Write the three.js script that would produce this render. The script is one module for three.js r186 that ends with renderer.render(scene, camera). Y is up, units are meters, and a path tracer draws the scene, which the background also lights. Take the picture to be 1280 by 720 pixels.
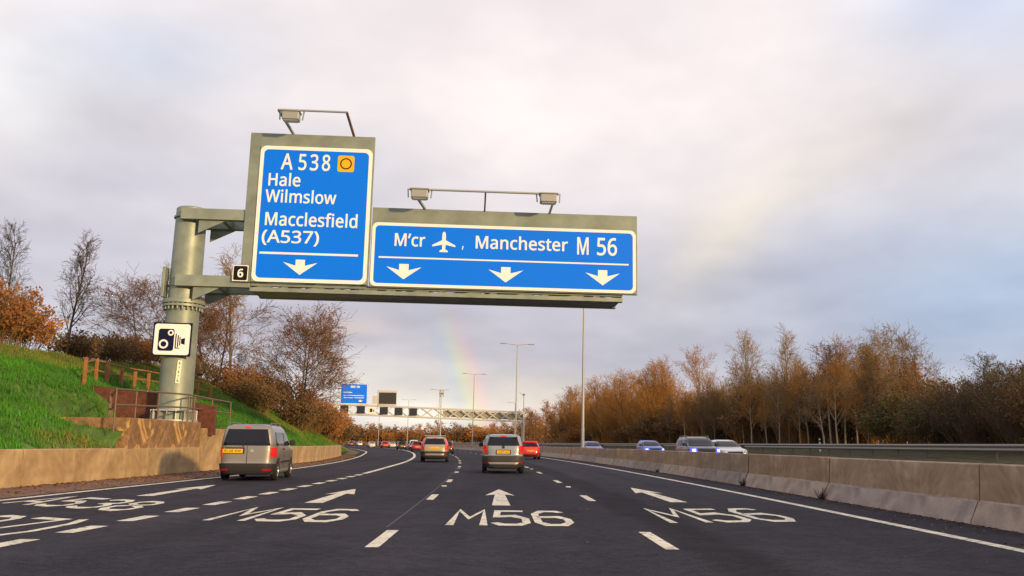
import * as THREE from 'three';
import { mergeGeometries } from 'three/addons/utils/BufferGeometryUtils.js';
import { RoundedBoxGeometry } from 'three/addons/geometries/RoundedBoxGeometry.js';
import { Brush, Evaluator, SUBTRACTION } from 'three-bvh-csg';

// ------------------------------------------------------------------ camera, sky, sun, exposure
const scene = new THREE.Scene();
const camera = new THREE.PerspectiveCamera(36.93, 1280 / 720, 0.1, 6000);
const EYE = 1.25;
camera.position.set(0, EYE, 0);
camera.rotation.order = 'YXZ';
camera.rotation.set(THREE.MathUtils.degToRad(10.24), 0, THREE.MathUtils.degToRad(0.5));

const renderer = new THREE.WebGLRenderer({ antialias: true });
renderer.toneMapping = THREE.LinearToneMapping;
renderer.toneMappingExposure = 1.0;
renderer.shadowMap.enabled = true;

const D2R = Math.PI / 180;
function rng(seed) { let a = seed >>> 0; return () => { a = (a + 0x6D2B79F5) | 0; let t = Math.imul(a ^ (a >>> 15), 1 | a); t = (t + Math.imul(t ^ (t >>> 7), 61 | t)) ^ t; return ((t ^ (t >>> 14)) >>> 0) / 4294967296; }; }
const hash3 = (x, y, z) => { let h = Math.imul(x, 374761393) ^ Math.imul(y, 668265263) ^ Math.imul(z, 2147483647 ^ 0x5bd1e995); h = Math.imul(h ^ (h >>> 13), 1274126177); return ((h ^ (h >>> 16)) >>> 0) / 4294967296; };
function noise3(x, y, z) {
  const xi = Math.floor(x), yi = Math.floor(y), zi = Math.floor(z);
  let u = x - xi, v = y - yi, w = z - zi; u = u * u * (3 - 2 * u); v = v * v * (3 - 2 * v); w = w * w * (3 - 2 * w);
  const l = (a, b, t) => a + (b - a) * t;
  return l(l(l(hash3(xi, yi, zi), hash3(xi + 1, yi, zi), u), l(hash3(xi, yi + 1, zi), hash3(xi + 1, yi + 1, zi), u), v),
    l(l(hash3(xi, yi, zi + 1), hash3(xi + 1, yi, zi + 1), u), l(hash3(xi, yi + 1, zi + 1), hash3(xi + 1, yi + 1, zi + 1), u), v), w);
}
function fbm(x, y, z, o = 4) { let s = 0, a = 0.5, t = 0; for (let i = 0; i < o; i++) { s += a * noise3(x, y, z); t += a; a *= 0.5; x *= 2.03; y *= 2.01; z *= 2.02; } return s / t; }
const lin = c => { c /= 255; return c <= 0.04045 ? c / 12.92 : Math.pow((c + 0.055) / 1.055, 2.4); };
const smooth = (a, b, x) => { const t = Math.min(1, Math.max(0, (x - a) / (b - a))); return t * t * (3 - 2 * t); };
const mix = (a, b, t) => a + (b - a) * t;

const SUN_AZ = 137, SUN_EL = 11;                     // degrees right of straight ahead, above the horizon
const sunDir = new THREE.Vector3(Math.sin(SUN_AZ * D2R) * Math.cos(SUN_EL * D2R), Math.sin(SUN_EL * D2R), -Math.cos(SUN_AZ * D2R) * Math.cos(SUN_EL * D2R));
{
  const W = 2048, Hh = 1024, data = new Float32Array(W * Hh * 4);
  // cloud layer colours by elevation (sRGB), then soft patches given by azimuth and elevation in degrees
  const stops = [[-90, 70, 66, 62], [-2, 96, 88, 80], [0, 226, 214, 204], [3, 216, 208, 208], [6, 199, 196, 206], [10, 207, 205, 216], [15, 230, 223, 227], [22, 245, 236, 236], [30, 251, 242, 242], [45, 238, 230, 234], [90, 214, 212, 222]];
  const patches = [ // az, el, width, height, tilt, r, g, b, amount
    [-6.5, 2.4, 5.5, 2.3, 0, 253, 246, 232, 0.95], [1.5, 3.2, 4, 1.2, 0, 246, 234, 216, 0.6], [-17, 3.0, 5, 2.2, 0, 236, 236, 244, 0.8], [-10.5, 7.4, 2.3, 0.9, 0, 240, 222, 214, 0.7],
    [-29, 5.2, 3, 2.5, 0, 244, 244, 252, 0.9], [-32, 19.5, 6, 3.8, 20, 255, 252, 250, 0.95], [-24.5, 23.6, 7, 2.8, 10, 208, 218, 240, 0.6], [-26, 15, 8, 4, 10, 205, 204, 218, 0.7], [-14, 15.5, 6, 4, 25, 214, 218, 234, 0.5],
    [15, 12.6, 6.5, 2.4, 38, 248, 236, 216, 0.75], [24, 18, 8, 2.2, 20, 240, 230, 220, 0.5], [28, 8.0, 11, 6, 8, 174, 191, 217, 0.95], [11, 6.6, 7, 3.6, 0, 193, 194, 207, 0.7], [32, 24.5, 7, 3.5, 0, 208, 217, 240, 0.85],
    [2, 27, 10, 6, 0, 242, 231, 233, 0.6], [36, 17, 5, 3, 0, 206, 211, 226, 0.6],
  ];
  const bowAz = -43.2, bowEl = -8.5;
  const bc = [Math.sin(bowAz * D2R) * Math.cos(bowEl * D2R), Math.sin(bowEl * D2R), -Math.cos(bowAz * D2R) * Math.cos(bowEl * D2R)];
  for (let j = 0; j < Hh; j++) {
    const el = (j + 0.5) / Hh * 180 - 90;            // row 0 of a DataTexture is the bottom
    const ce = Math.cos(el * D2R), se = Math.sin(el * D2R);
    let k = 0; while (k < stops.length - 2 && el > stops[k + 1][0]) k++;
    const A = stops[k], B = stops[k + 1], t0 = smooth(A[0], B[0], el) * 0.5 + Math.min(1, Math.max(0, (el - A[0]) / (B[0] - A[0]))) * 0.5;
    for (let i = 0; i < W; i++) {
      const th = (i + 0.5) / W * 2 * Math.PI - Math.PI;   // u = atan2(z, x) / 2pi + 0.5
      const dx = Math.cos(th) * ce, dz = Math.sin(th) * ce;
      const az = Math.atan2(dx, -dz) / D2R;
      let r = mix(A[1], B[1], t0), g = mix(A[2], B[2], t0), b = mix(A[3], B[3], t0);
      if (el > -1) {
        const inv = 1 / (Math.max(0, se) + 0.22);
        const px = dx * inv, pz = dz * inv;
        const wob = fbm(px * 1.6 + 5, se * 2, pz * 1.6, 4) - 0.5, wob2 = fbm(px * 1.6 - 9, se * 2 + 4, pz * 1.6 + 7, 4) - 0.5;
        for (const p of patches) {
          let da = az - p[0] + wob * 9, de = el - p[1] + wob2 * 4;
          if (Math.abs(da) > 45) continue;
          const c = Math.cos(p[4] * D2R), s = Math.sin(p[4] * D2R), u = (da * c + de * s) / p[2], v = (-da * s + de * c) / p[3];
          const q = Math.exp(-(u * u + v * v)) * p[8];
          r = mix(r, p[5], q); g = mix(g, p[6], q); b = mix(b, p[7], q);
        }
        const n = fbm(px * 2.6 + 2, se * 3, pz * 2.6 + 3, 6) - 0.5, n2 = fbm(px * 9, se * 9 + 1, pz * 9, 4) - 0.5;
        const f = 1 + n * 0.22 + n2 * 0.06;
        r *= f; g *= f * (1 - n * 0.01); b *= f * (1 - n * 0.05);
      }
      let R = lin(Math.min(255, r)), G = lin(Math.min(255, g)), Bl = lin(Math.min(255, b));
      if (el > 0.2 && az > -30 && az < 20) {            // the foot of a rainbow, 42 degrees from the point opposite the sun
        const ang = Math.acos(Math.min(1, dx * bc[0] + se * bc[1] + dz * bc[2])) / D2R;
        const w = smooth(0, 1.5, el) * (1 - smooth(4.2, 10.5, el)) * 0.13, gs = (c, s) => Math.exp(-((ang - c) ** 2) / (2 * s * s));
        R += w * (gs(42.6, 0.34) * 0.9 + gs(42.0, 0.28) * 0.35 - gs(41.2, 0.34) * 0.35); G += w * (gs(41.85, 0.34) * 0.55 - gs(42.9, 0.35) * 0.2); Bl += w * (gs(41.25, 0.34) * 0.45 - gs(42.1, 0.5) * 0.75);
      }
      const o = (j * W + i) * 4; data[o] = Math.max(0.01, R); data[o + 1] = Math.max(0.01, G); data[o + 2] = Math.max(0.01, Bl); data[o + 3] = 1;
    }
  }
  const tex = new THREE.DataTexture(data, W, Hh, THREE.RGBAFormat, THREE.FloatType);
  tex.mapping = THREE.EquirectangularReflectionMapping; tex.magFilter = tex.minFilter = THREE.LinearFilter; tex.wrapS = THREE.RepeatWrapping; tex.needsUpdate = true;
  scene.background = tex; scene.environment = tex;
}
const sun = new THREE.DirectionalLight(new THREE.Color().setRGB(1.0, 0.68, 0.33), 4.0);
sun.position.copy(sunDir).multiplyScalar(300); sun.target.position.set(0, 0, -60);
sun.position.add(sun.target.position);
sun.castShadow = true; sun.shadow.radius = 5; sun.shadow.mapSize.set(4096, 4096);
Object.assign(sun.shadow.camera, { left: -150, right: 150, top: 120, bottom: -120, near: 1, far: 700 });
scene.add(sun, sun.target);

// ------------------------------------------------------------------ helpers
const V = (x, y, z) => new THREE.Vector3(x, y, z);
const taken = {};
function numbered(name) { const n = taken[name] = (taken[name] ?? -1) + 1; return n ? `${name}_${String(n).padStart(3, '0')}` : name; }
function addTop(o, name) { o.name = numbered(name); scene.add(o); return o; }
function tag(o, label, category, group) { o.userData.label = label; o.userData.category = category; if (group) o.userData.group = group; return o; }
function structure(o, name, label) { addTop(o, name); o.userData.kind = 'structure'; if (label) o.userData.label = label; return o; }
function part(parent, name, geo, mat) { const m = new THREE.Mesh(geo, mat); m.name = name; m.castShadow = m.receiveShadow = true; parent.add(m); return m; }
function group(parent, name) { const g = new THREE.Group(); g.name = name; parent.add(g); return g; }
function thing(name, label, category, pos, turn = 0, grp) { const g = addTop(new THREE.Group(), name); if (pos) g.position.copy(pos); g.rotation.y = turn; return tag(g, label, category, grp); }
function uvBox(geo, s = 1) { // texture coordinates in metres, by the way each face points
  const g = geo.index ? geo.toNonIndexed() : geo, p = g.attributes.position, n = p.count, uv = new Float32Array(n * 2), a = V(), b = V(), c = V();
  for (let i = 0; i < n; i += 3) {
    a.fromBufferAttribute(p, i); b.fromBufferAttribute(p, i + 1); c.fromBufferAttribute(p, i + 2);
    const m = b.clone().sub(a).cross(c.clone().sub(a)), x = Math.abs(m.x), y = Math.abs(m.y), z = Math.abs(m.z);
    [a, b, c].forEach((q, k) => { const o = (i + k) * 2; if (y >= x && y >= z) { uv[o] = q.x; uv[o + 1] = q.z; } else if (x >= z) { uv[o] = q.z; uv[o + 1] = q.y; } else { uv[o] = q.x; uv[o + 1] = q.y; } uv[o] *= s; uv[o + 1] *= s; });
  }
  g.setAttribute('uv', new THREE.BufferAttribute(uv, 2)); return g;
}
const box = (w, h, d, x = 0, y = 0, z = 0) => new THREE.BoxGeometry(w, h, d).translate(x, y, z);
const rbox = (w, h, d, r, x = 0, y = 0, z = 0) => new RoundedBoxGeometry(w, h, d, 2, r).translate(x, y, z);
function bar(a, b, w, h = w) { // a square bar between two points
  const d = b.clone().sub(a), L = d.length(), g = new THREE.BoxGeometry(w, h, L);
  const m = new THREE.Matrix4().lookAt(V(0, 0, 0), d, Math.abs(d.y) > 0.95 * L ? V(1, 0, 0) : V(0, 1, 0));
  return g.applyMatrix4(m).translate((a.x + b.x) / 2, (a.y + b.y) / 2, (a.z + b.z) / 2);
}
function rod(a, b, r0, r1 = r0, n = 8) { const d = b.clone().sub(a), L = d.length(); const g = new THREE.CylinderGeometry(r1, r0, L, n); g.applyQuaternion(new THREE.Quaternion().setFromUnitVectors(V(0, 1, 0), d.normalize())); return g.translate((a.x + b.x) / 2, (a.y + b.y) / 2, (a.z + b.z) / 2); }
const merge = list => mergeGeometries(list.map(g => { const q = g.index ? g.toNonIndexed() : g; for (const k of Object.keys(q.attributes)) if (!['position', 'normal', 'uv'].includes(k)) q.deleteAttribute(k); return q; }));
function meshGrid(nu, nv, fn, uvfn) { // fn(u, v) -> Vector3
  const pos = [], uv = [], idx = [];
  for (let j = 0; j <= nv; j++) for (let i = 0; i <= nu; i++) { const p = fn(i / nu, j / nv); pos.push(p.x, p.y, p.z); const t = uvfn ? uvfn(i / nu, j / nv, p) : [p.x, -p.z]; uv.push(t[0], t[1]); }
  for (let j = 0; j < nv; j++) for (let i = 0; i < nu; i++) { const a = j * (nu + 1) + i, b = a + 1, c = a + nu + 1, d = c + 1; idx.push(a, b, d, a, d, c); }
  const g = new THREE.BufferGeometry(); g.setAttribute('position', new THREE.Float32BufferAttribute(pos, 3)); g.setAttribute('uv', new THREE.Float32BufferAttribute(uv, 2)); g.setIndex(idx); g.computeVertexNormals(); return g;
}
// textures
function tex(w, h, fn, srgb = true, rx = 1, ry = 1) {
  const d = new Uint8Array(w * h * 4);
  for (let j = 0; j < h; j++) for (let i = 0; i < w; i++) { const c = fn(i, j), o = (j * w + i) * 4; d[o] = c[0]; d[o + 1] = c[1]; d[o + 2] = c[2]; d[o + 3] = c[3] ?? 255; }
  const t = new THREE.DataTexture(d, w, h); t.wrapS = t.wrapT = THREE.RepeatWrapping; t.magFilter = THREE.LinearFilter; t.minFilter = THREE.LinearMipmapLinearFilter; t.generateMipmaps = true; if (srgb) t.colorSpace = THREE.SRGBColorSpace; t.repeat.set(rx, ry); t.needsUpdate = true; return t;
}
function tileNoise(i, j, w, h, f, seed, o = 4) { // periodic noise on a torus
  const a = i / w * 2 * Math.PI, b = j / h * 2 * Math.PI, k = f / (2 * Math.PI);
  return fbm(Math.cos(a) * k + 20 + seed * 7.3, Math.sin(a) * k + Math.cos(b) * k * 1.31 + 40, Math.sin(b) * k + 60 + seed * 3.1, o);
}
const clamp8 = v => v < 0 ? 0 : v > 255 ? 255 : v;
function grainTex(size, metres, base, spots, fine, seed, f1 = 5) {
  const r = rng(seed);
  return tex(size, size, (i, j) => { const n = (tileNoise(i, j, size, size, f1, seed) - 0.5) * spots, g = (r() - 0.5) * fine; return base.map((c, k) => clamp8(c + n * (k === 2 ? 0.85 : 1) + g)); }, true, 1 / metres, 1 / metres);
}
const M = {}; // materials
const std = (o) => new THREE.MeshStandardMaterial(o);
const rgb = (r, g, b) => new THREE.Color().setRGB(r, g, b);

const asphalt = (() => { const r = rng(11), S = 1024; return tex(S, S, (i, j) => { const n = (tileNoise(i, j, S, S, 9, 11) - 0.5) * 16 + (tileNoise(i, j, S, S, 60, 12, 3) - 0.5) * 22, q = r(), g = (q - 0.5) * 34 + (q > 0.965 ? 34 : 0); return [clamp8(59 + n + g), clamp8(57.5 + n + g), clamp8(65 + n + g)]; }, true, 1 / 5, 1 / 5); })();
const asphaltBump = (() => { const r = rng(5); return tex(512, 512, () => { const v = r() * 255; return [v, v, v]; }, false, 1 / 2.5, 1 / 2.5); })();
M.asphalt = new THREE.MeshPhysicalMaterial({ map: asphalt, roughness: 0.85, specularIntensity: 0.12, bumpMap: asphaltBump, bumpScale: 0.003, vertexColors: true });
M.paint = std({ map: (() => { const r = rng(21), S = 1024; return tex(S, S, (i, j) => { const w = smooth(0.60, 0.70, tileNoise(i, j, S, S, 40, 21, 5) + (r() - 0.5) * 0.22) * 0.75, n = (tileNoise(i, j, S, S, 8, 22) - 0.5) * 40 + (r() - 0.5) * 26; return [mix(230 + n, 84, w), mix(222 + n, 80, w), mix(200 + n, 78, w)].map(clamp8); }, true, 1 / 2.5, 1 / 2.5); })(), roughness: 0.7 });
M.litter = std({ map: grainTex(512, 3, [112, 82, 70], 60, 60, 31, 14), roughness: 1 });
const wallTex = (() => { const r = rng(77), S = 1024; const streak = new Float32Array(S); for (let i = 0; i < S; i++) streak[i] = tileNoise(i, 0, S, S, 34, 4, 3) - 0.5;
  return tex(S, S, (i, j) => { const n = tileNoise(i, j, S, S, 6, 1) - 0.5, m = tileNoise(i, j, S, S, 26, 2) - 0.5, st = streak[i] * smooth(0.45, 0.7, tileNoise(i, j, S, S, 5, 9)); const g = (r() - 0.5) * 18; const k = n * 70 + m * 44 + st * 60 + g; return [clamp8(168 + k), clamp8(142 + k * 0.97), clamp8(104 + k * 0.84)]; }, true, 1 / 5, 1 / 5); })();
M.wall = std({ map: wallTex, roughness: 0.92 });
const barrierTex = (() => { const r = rng(78), S = 1024; const streak = new Float32Array(S); for (let i = 0; i < S; i++) streak[i] = tileNoise(i, 0, S, S, 40, 14, 3) - 0.5;
  return tex(S, S, (i, j) => { const n = tileNoise(i, j, S, S, 7, 11) - 0.5, m = tileNoise(i, j, S, S, 30, 12) - 0.5, st = streak[i] * smooth(0.42, 0.7, tileNoise(i, j, S, S, 5, 19)); const g = (r() - 0.5) * 20; const k = n * 78 + m * 46 + st * 64 + g; return [clamp8(158 + k), clamp8(134 + k * 0.96), clamp8(110 + k * 0.88)]; }, true, 1 / 4, 1 / 4); })();
M.barrier = std({ map: barrierTex, roughness: 0.92 });
M.barrierTones = [[1, 1, 1], [0.86, 0.88, 0.9], [1.06, 1.02, 0.95], [0.94, 0.9, 0.84]].map(c => std({ map: barrierTex, roughness: 0.92, color: rgb(...c) }));
M.barrierFoot = std({ map: grainTex(512, 3, [152, 138, 130], 70, 34, 41, 9), roughness: 0.92 });
const plinthTex = (() => { const r = rng(79), S = 512; return tex(S, S, (i, j) => { const n = tileNoise(j, i, S, S, 9, 21), m = tileNoise(i, j, S, S, 30, 22) - 0.5, y = smooth(0.57, 0.68, tileNoise(j, i, S, S, 11, 25, 6)) * 0.8; const g = (r() - 0.5) * 20 + m * 50; return [mix(134 + g + (n - 0.5) * 60, 206 + g, y), mix(104 + g * 0.9 + (n - 0.5) * 50, 164 + g, y), mix(72 + g * 0.7 + (n - 0.5) * 40, 92 + g, y)].map(clamp8); }, true, 1 / 3.2, 1 / 3.2); })();
M.footTones = [[1, 1, 1], [0.8, 0.8, 0.82], [1.1, 1.06, 1]].map(c => std({ map: M.barrierFoot.map, roughness: 0.92, color: rgb(...c) }));
M.plinth = std({ map: plinthTex, roughness: 0.95 });
M.rustBrick = std({ map: grainTex(512, 1.5, [98, 58, 44], 50, 40, 51, 14), roughness: 0.95 });
M.steel = std({ map: grainTex(512, 2.5, [142, 151, 138], 40, 12, 61, 7), roughness: 0.5, metalness: 0.25 });
M.steelDark = std({ color: rgb(0.15, 0.155, 0.155), roughness: 0.6, metalness: 0.3 });
M.backing = std({ map: grainTex(512, 3, [132, 141, 129], 40, 10, 62, 6), roughness: 0.55, metalness: 0.2 });
M.galv = std({ color: rgb(0.42, 0.43, 0.42), roughness: 0.5, metalness: 0.45 });
M.railSteel = std({ color: rgb(0.22, 0.20, 0.18), roughness: 0.5, metalness: 0.4 }); M.railPost = std({ color: rgb(0.12, 0.11, 0.10), roughness: 0.8 });
M.rail = std({ color: rgb(0.20, 0.13, 0.09), roughness: 0.6, metalness: 0.4 });
M.timber = std({ map: grainTex(256, 0.8, [156, 104, 62], 60, 40, 71, 8), roughness: 0.95 });
M.lampHead = std({ color: rgb(0.36, 0.36, 0.33), roughness: 0.5, metalness: 0.3 });
M.black = std({ color: rgb(0.012, 0.012, 0.014), roughness: 0.55 });
M.grassGround = std({ map: grainTex(512, 4, [74, 104, 34], 70, 46, 81, 12), roughness: 1 });
M.verge = std({ map: grainTex(512, 5, [62, 58, 32], 60, 46, 82, 12), roughness: 1 });
M.farGround = std({ map: grainTex(512, 20, [96, 82, 52], 50, 30, 83, 9), roughness: 1 });

// ------------------------------------------------------------------ the line of the road: it bends gently left
const cx = s => s > 0 ? 0.0019 * s - 0.000535 * s * s : 0.0019 * s;
const slope = s => s > 0 ? 0.0019 - 0.00107 * s : 0.0019;
function P(off, s, y = 0) { const m = slope(s), l = Math.hypot(1, m); return V(cx(s) + off / l, y, -s + off * m / l); }
const farRise = off => Math.max(0, off - 8.6) * 0.028; // the far carriageway is banked
const heading = s => -Math.atan(slope(s));
function curve(pts) { // x by distance, smooth
  return s => { let k = 0; while (k < pts.length - 2 && s > pts[k + 1][0]) k++; const p0 = pts[Math.max(0, k - 1)], p1 = pts[k], p2 = pts[k + 1], p3 = pts[Math.min(pts.length - 1, k + 2)]; const h = p2[0] - p1[0], t = (s - p1[0]) / h; const m1 = (p2[1] - p0[1]) / (p2[0] - p0[0]) * h, m2 = (p3[1] - p1[1]) / (p3[0] - p1[0]) * h; const t2 = t * t, t3 = t2 * t; return (2 * t3 - 3 * t2 + 1) * p1[1] + (t3 - 2 * t2 + t) * m1 + (-2 * t3 + 3 * t2) * p2[1] + (t3 - t2) * m2; };
}
const exitX = curve([[-20, -6.3], [0, -6.2], [11, -6.1], [22, -5.93], [34, -5.93], [46, -6.4], [61.6, -7.2], [85.6, -9.35], [123, -14.0], [170, -21.7], [220, -32.5], [300, -55]]);
const edgeX = curve([[-20, -10.9], [0, -10.8], [20, -10.55], [40, -10.2], [60, -11.4], [89, -15.0], [131, -21.8], [200, -38], [300, -70]]);
const wallX = curve([[-20, -13.3], [0, -13.2], [23, -12.95], [30, -12.8], [38, -12.75], [50, -12.4], [59, -12.8], [81, -15.6], [100, -18.6], [140, -26], [220, -46], [300, -75]]);

// ground, road
{
  const g = new THREE.PlaneGeometry(5000, 5000, 1, 1).rotateX(-Math.PI / 2).translate(0, -0.06, -1200); const uv = g.attributes.uv; for (let i = 0; i < uv.count; i++) uv.setXY(i, uv.getX(i) * 5000, uv.getY(i) * 5000);
  const m = new THREE.Mesh(g, M.farGround); m.receiveShadow = true; structure(m, 'ground', 'flat brown winter ground reaching the horizon');
}
const road = new THREE.Group(); structure(road, 'road', 'dark asphalt motorway bending gently left');
{
  const geo = meshGrid(150, 330, (u, v) => { const s = v < 0.6 ? mix(-25, 100, v / 0.6) : mix(100, 420, (v - 0.6) / 0.4); const left = s < 84 ? wallX(s) - 0.2 : mix(wallX(84) - 0.2, edgeX(s) - 0.8, smooth(84, 92, s)); const a = V(left, 0, -s), b = P(22.7, s); const x = mix(a.x, b.x, u), z = mix(a.z, b.z, u); return V(x, farRise(x - cx(s)), z); });
  const p = geo.attributes.position, col = [];
  for (let i = 0; i < p.count; i++) { const x = p.getX(i), z = p.getZ(i), n = fbm(x * 0.35 + 9, 0, z * 0.07, 4) - 0.5, n2 = fbm(x * 0.9, 3, z * 0.3, 3) - 0.5, off = x - cx(-z), lane = z < 0 ? (off > 2.15 && off < 3.0 ? 0.72 : off > 3.0 && off < 8 ? 1.06 : off < -5.6 ? 1.05 : 1) : 1, ln = ((off - 0.2) / 3.7 % 1 + 1) % 1, track = 1 - 0.24 * (Math.exp(-(((ln - 0.26) / 0.09) ** 2)) + Math.exp(-(((ln - 0.74) / 0.09) ** 2))) * (0.6 + n) - 0.26 * Math.exp(-(((ln < 0.5 ? ln : 1 - ln) / 0.07) ** 2)) * (0.5 + n2), c = (1 + n * 0.6 + n2 * 0.3) * lane * track; col.push(c, c * 0.99, c * (1 + n * 0.06)); }
  geo.setAttribute('color', new THREE.Float32BufferAttribute(col, 3));
  part(road, 'asphalt', geo, M.asphalt);
}
function ribbon(fn, s0, s1, w, y, step = 2) { const n = Math.max(1, Math.ceil((s1 - s0) / step)); return meshGrid(1, n, (u, v) => { const s = mix(s0, s1, v), a = fn(s), b = fn(s + 0.05), d = b.clone().sub(a).normalize(); const r = V(-d.z, 0, d.x), ya = a.y; return a.addScaledVector(r, (u - 0.5) * w).setY(y + ya); }); }
const onRoad = off => s => P(off, s, farRise(off)), onX = f => s => V(f(s), 0, -s);
const PY = 0.005;
for (const off of [-1.63, 2.02]) for (let k = -1; k < 22; k++) { const s0 = 10.85 + k * 9; part(road, 'lane_dash', ribbon(onRoad(off), s0, s0 + 2.1, 0.17, PY, 1), M.paint); }
for (const off of [12.3, 16.0]) for (let k = -1; k < 18; k++) { const s0 = 9 + k * 9; part(road, 'lane_dash', ribbon(onRoad(off), s0, s0 + 2, 0.15, PY, 1), M.paint); }
for (let k = -2; k < 14; k++) { const s0 = 10.35 + k * 1.82; part(road, 'lane_dash', ribbon(onX(exitX), s0, s0 + 1.02, 0.26, PY, 1), M.paint); }
part(road, 'edge_line', ribbon(onX(exitX), 36.0, 300, 0.24, PY, 2), M.paint);
part(road, 'edge_line', ribbon(onRoad(6.38), -15, 300, 0.2, PY, 2), M.paint);
part(road, 'edge_line', ribbon(onX(edgeX), -15, 290, 0.2, PY, 2), M.paint);
part(road, 'edge_line', ribbon(onRoad(8.9), -15, 250, 0.15, PY, 2), M.paint);
part(road, 'edge_line', ribbon(onRoad(19.6), -15, 250, 0.2, PY, 2), M.paint);
M.seam = std({ color: rgb(0.075, 0.072, 0.074), roughness: 0.8 });
part(road, 'joint_seam', ribbon(onRoad(-1.78), 13.4, 46, 0.03, 0.004, 1), M.seam);
M.stud = std({ color: rgb(0.62, 0.6, 0.52), roughness: 0.4 });
for (const off of [-1.63, 2.02]) for (let k = 0; k < 4; k++) { const p = P(off, 26 + k * 18, 0.016); part(road, 'road_stud', rbox(0.14, 0.03, 0.2, 0.01, p.x, p.y, p.z), M.stud); }
// painted letters and arrows: strokes given on a 1 x 1 cell, laid flat
const GLYPH = {
  M: [[[0.06, 0], [0.12, 1], [0.5, 0.42], [0.88, 1], [0.94, 0]]], A: [[[0.02, 0], [0.5, 1], [0.98, 0]], [[0.2, 0.32], [0.8, 0.32]]],
  5: [[[0.92, 0.95], [0.14, 0.95], [0.1, 0.55], [0.6, 0.6], [0.92, 0.42], [0.92, 0.16], [0.7, 0.05], [0.25, 0.05], [0.05, 0.16]]],
  6: [[[0.9, 0.86], [0.75, 0.95], [0.32, 0.95], [0.08, 0.75], [0.08, 0.2], [0.3, 0.05], [0.72, 0.05], [0.93, 0.2], [0.93, 0.4], [0.7, 0.55], [0.1, 0.52]]],
  3: [[[0.08, 0.84], [0.3, 0.95], [0.7, 0.95], [0.9, 0.8], [0.88, 0.62], [0.62, 0.53], [0.4, 0.53]], [[0.62, 0.53], [0.92, 0.38], [0.92, 0.18], [0.7, 0.05], [0.28, 0.05], [0.06, 0.17]]],
  8: [[[0.5, 0.53], [0.14, 0.66], [0.14, 0.84], [0.34, 0.95], [0.66, 0.95], [0.86, 0.84], [0.86, 0.66], [0.5, 0.53], [0.08, 0.38], [0.08, 0.18], [0.3, 0.05], [0.7, 0.05], [0.92, 0.18], [0.92, 0.38], [0.5, 0.53]]],
  7: [[[0.06, 0.95], [0.92, 0.95], [0.4, 0]]], '(': [[[0.75, 1.02], [0.4, 0.75], [0.4, 0.25], [0.75, -0.02]]], ')': [[[0.25, 1.02], [0.6, 0.75], [0.6, 0.25], [0.25, -0.02]]],
};
function strokes(list, map, wx, wy) { // ribbons with mitred joints; wx / wy stroke widths across / along the road
  const geos = [];
  for (const pl of list) {
    const pts = pl.map(([a, b]) => map(a, b)); const pos = [], idx = [];
    for (let i = 0; i < pts.length; i++) {
      const a = pts[Math.max(0, i - 1)], b = pts[i], c = pts[Math.min(pts.length - 1, i + 1)];
      const t = (p, q) => { let x = q[0] - p[0], y = q[1] - p[1]; const l = Math.hypot(x, y) || 1; return [x / l, y / l]; };
      let d1 = i ? t(a, b) : t(b, c), d2 = i < pts.length - 1 ? t(b, c) : d1;
      const n = [-(d1[1] + d2[1]), d1[0] + d2[0]], l = Math.hypot(...n) || 1, k = Math.min(1.7, 1 / Math.max(0.5, (n[0] * -d1[1] + n[1] * d1[0]) / l));
      const hx = n[0] / l * wx / 2 * k, hy = n[1] / l * wy / 2 * k;
      pos.push(b[0] + hx, 0, -(b[1] + hy), b[0] - hx, 0, -(b[1] - hy));
      if (i) { const o = i * 2; idx.push(o - 2, o - 1, o + 1, o - 2, o + 1, o); }
    }
    const g = new THREE.BufferGeometry(); g.setAttribute('position', new THREE.Float32BufferAttribute(pos, 3)); g.setIndex(idx); g.computeVertexNormals(); const nn = g.attributes.normal; for (let i = 0; i < nn.count; i++) nn.setXYZ(i, 0, 1, 0);
    const uv = []; for (let i = 0; i < pos.length; i += 3) uv.push(pos[i], pos[i + 2]); g.setAttribute('uv', new THREE.Float32BufferAttribute(uv, 2)); geos.push(g.toNonIndexed());
  }
  return geos.length > 1 ? mergeGeometries(geos.map((g, k) => g.translate(0, k * 0.0012, 0))) : geos[0];
}
function roadText(str, x0, x1, s0, s1, skew = 0) { // skew: metres that the far end of the line of letters lies back
  const n = str.length, widths = [...str].map(c => '()'.includes(c) ? 0.6 : 1), gap = 0.17, total = widths.reduce((a, b) => a + b, 0) + gap * (n - 1), k = (x1 - x0) / total; let x = x0;
  [...str].forEach((c, i) => { const w = widths[i] * k, X = x; part(road, 'painted_letter', strokes(GLYPH[c], (a, b) => { const xx = X + a * w, s = mix(s0, s1, b) + (xx - x0) * skew; return [xx + cx(s), s]; }, 0.13, 0.34).translate(0, PY, 0), M.paint); x += w + gap * k; });
}
roadText('M56', -4.82, -2.68, 14.25, 16.95, -0.06);
roadText('M56', -0.9, 1.1, 13.8, 16.85);
roadText('M56', 2.72, 5.05, 14.5, 17.5, 0.22);
roadText('A538', -9.95, -6.85, 17.6, 20.0, -0.55);
roadText('(A537)', -10.6, -6.4, 13.6, 15.9, -0.45);
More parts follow.
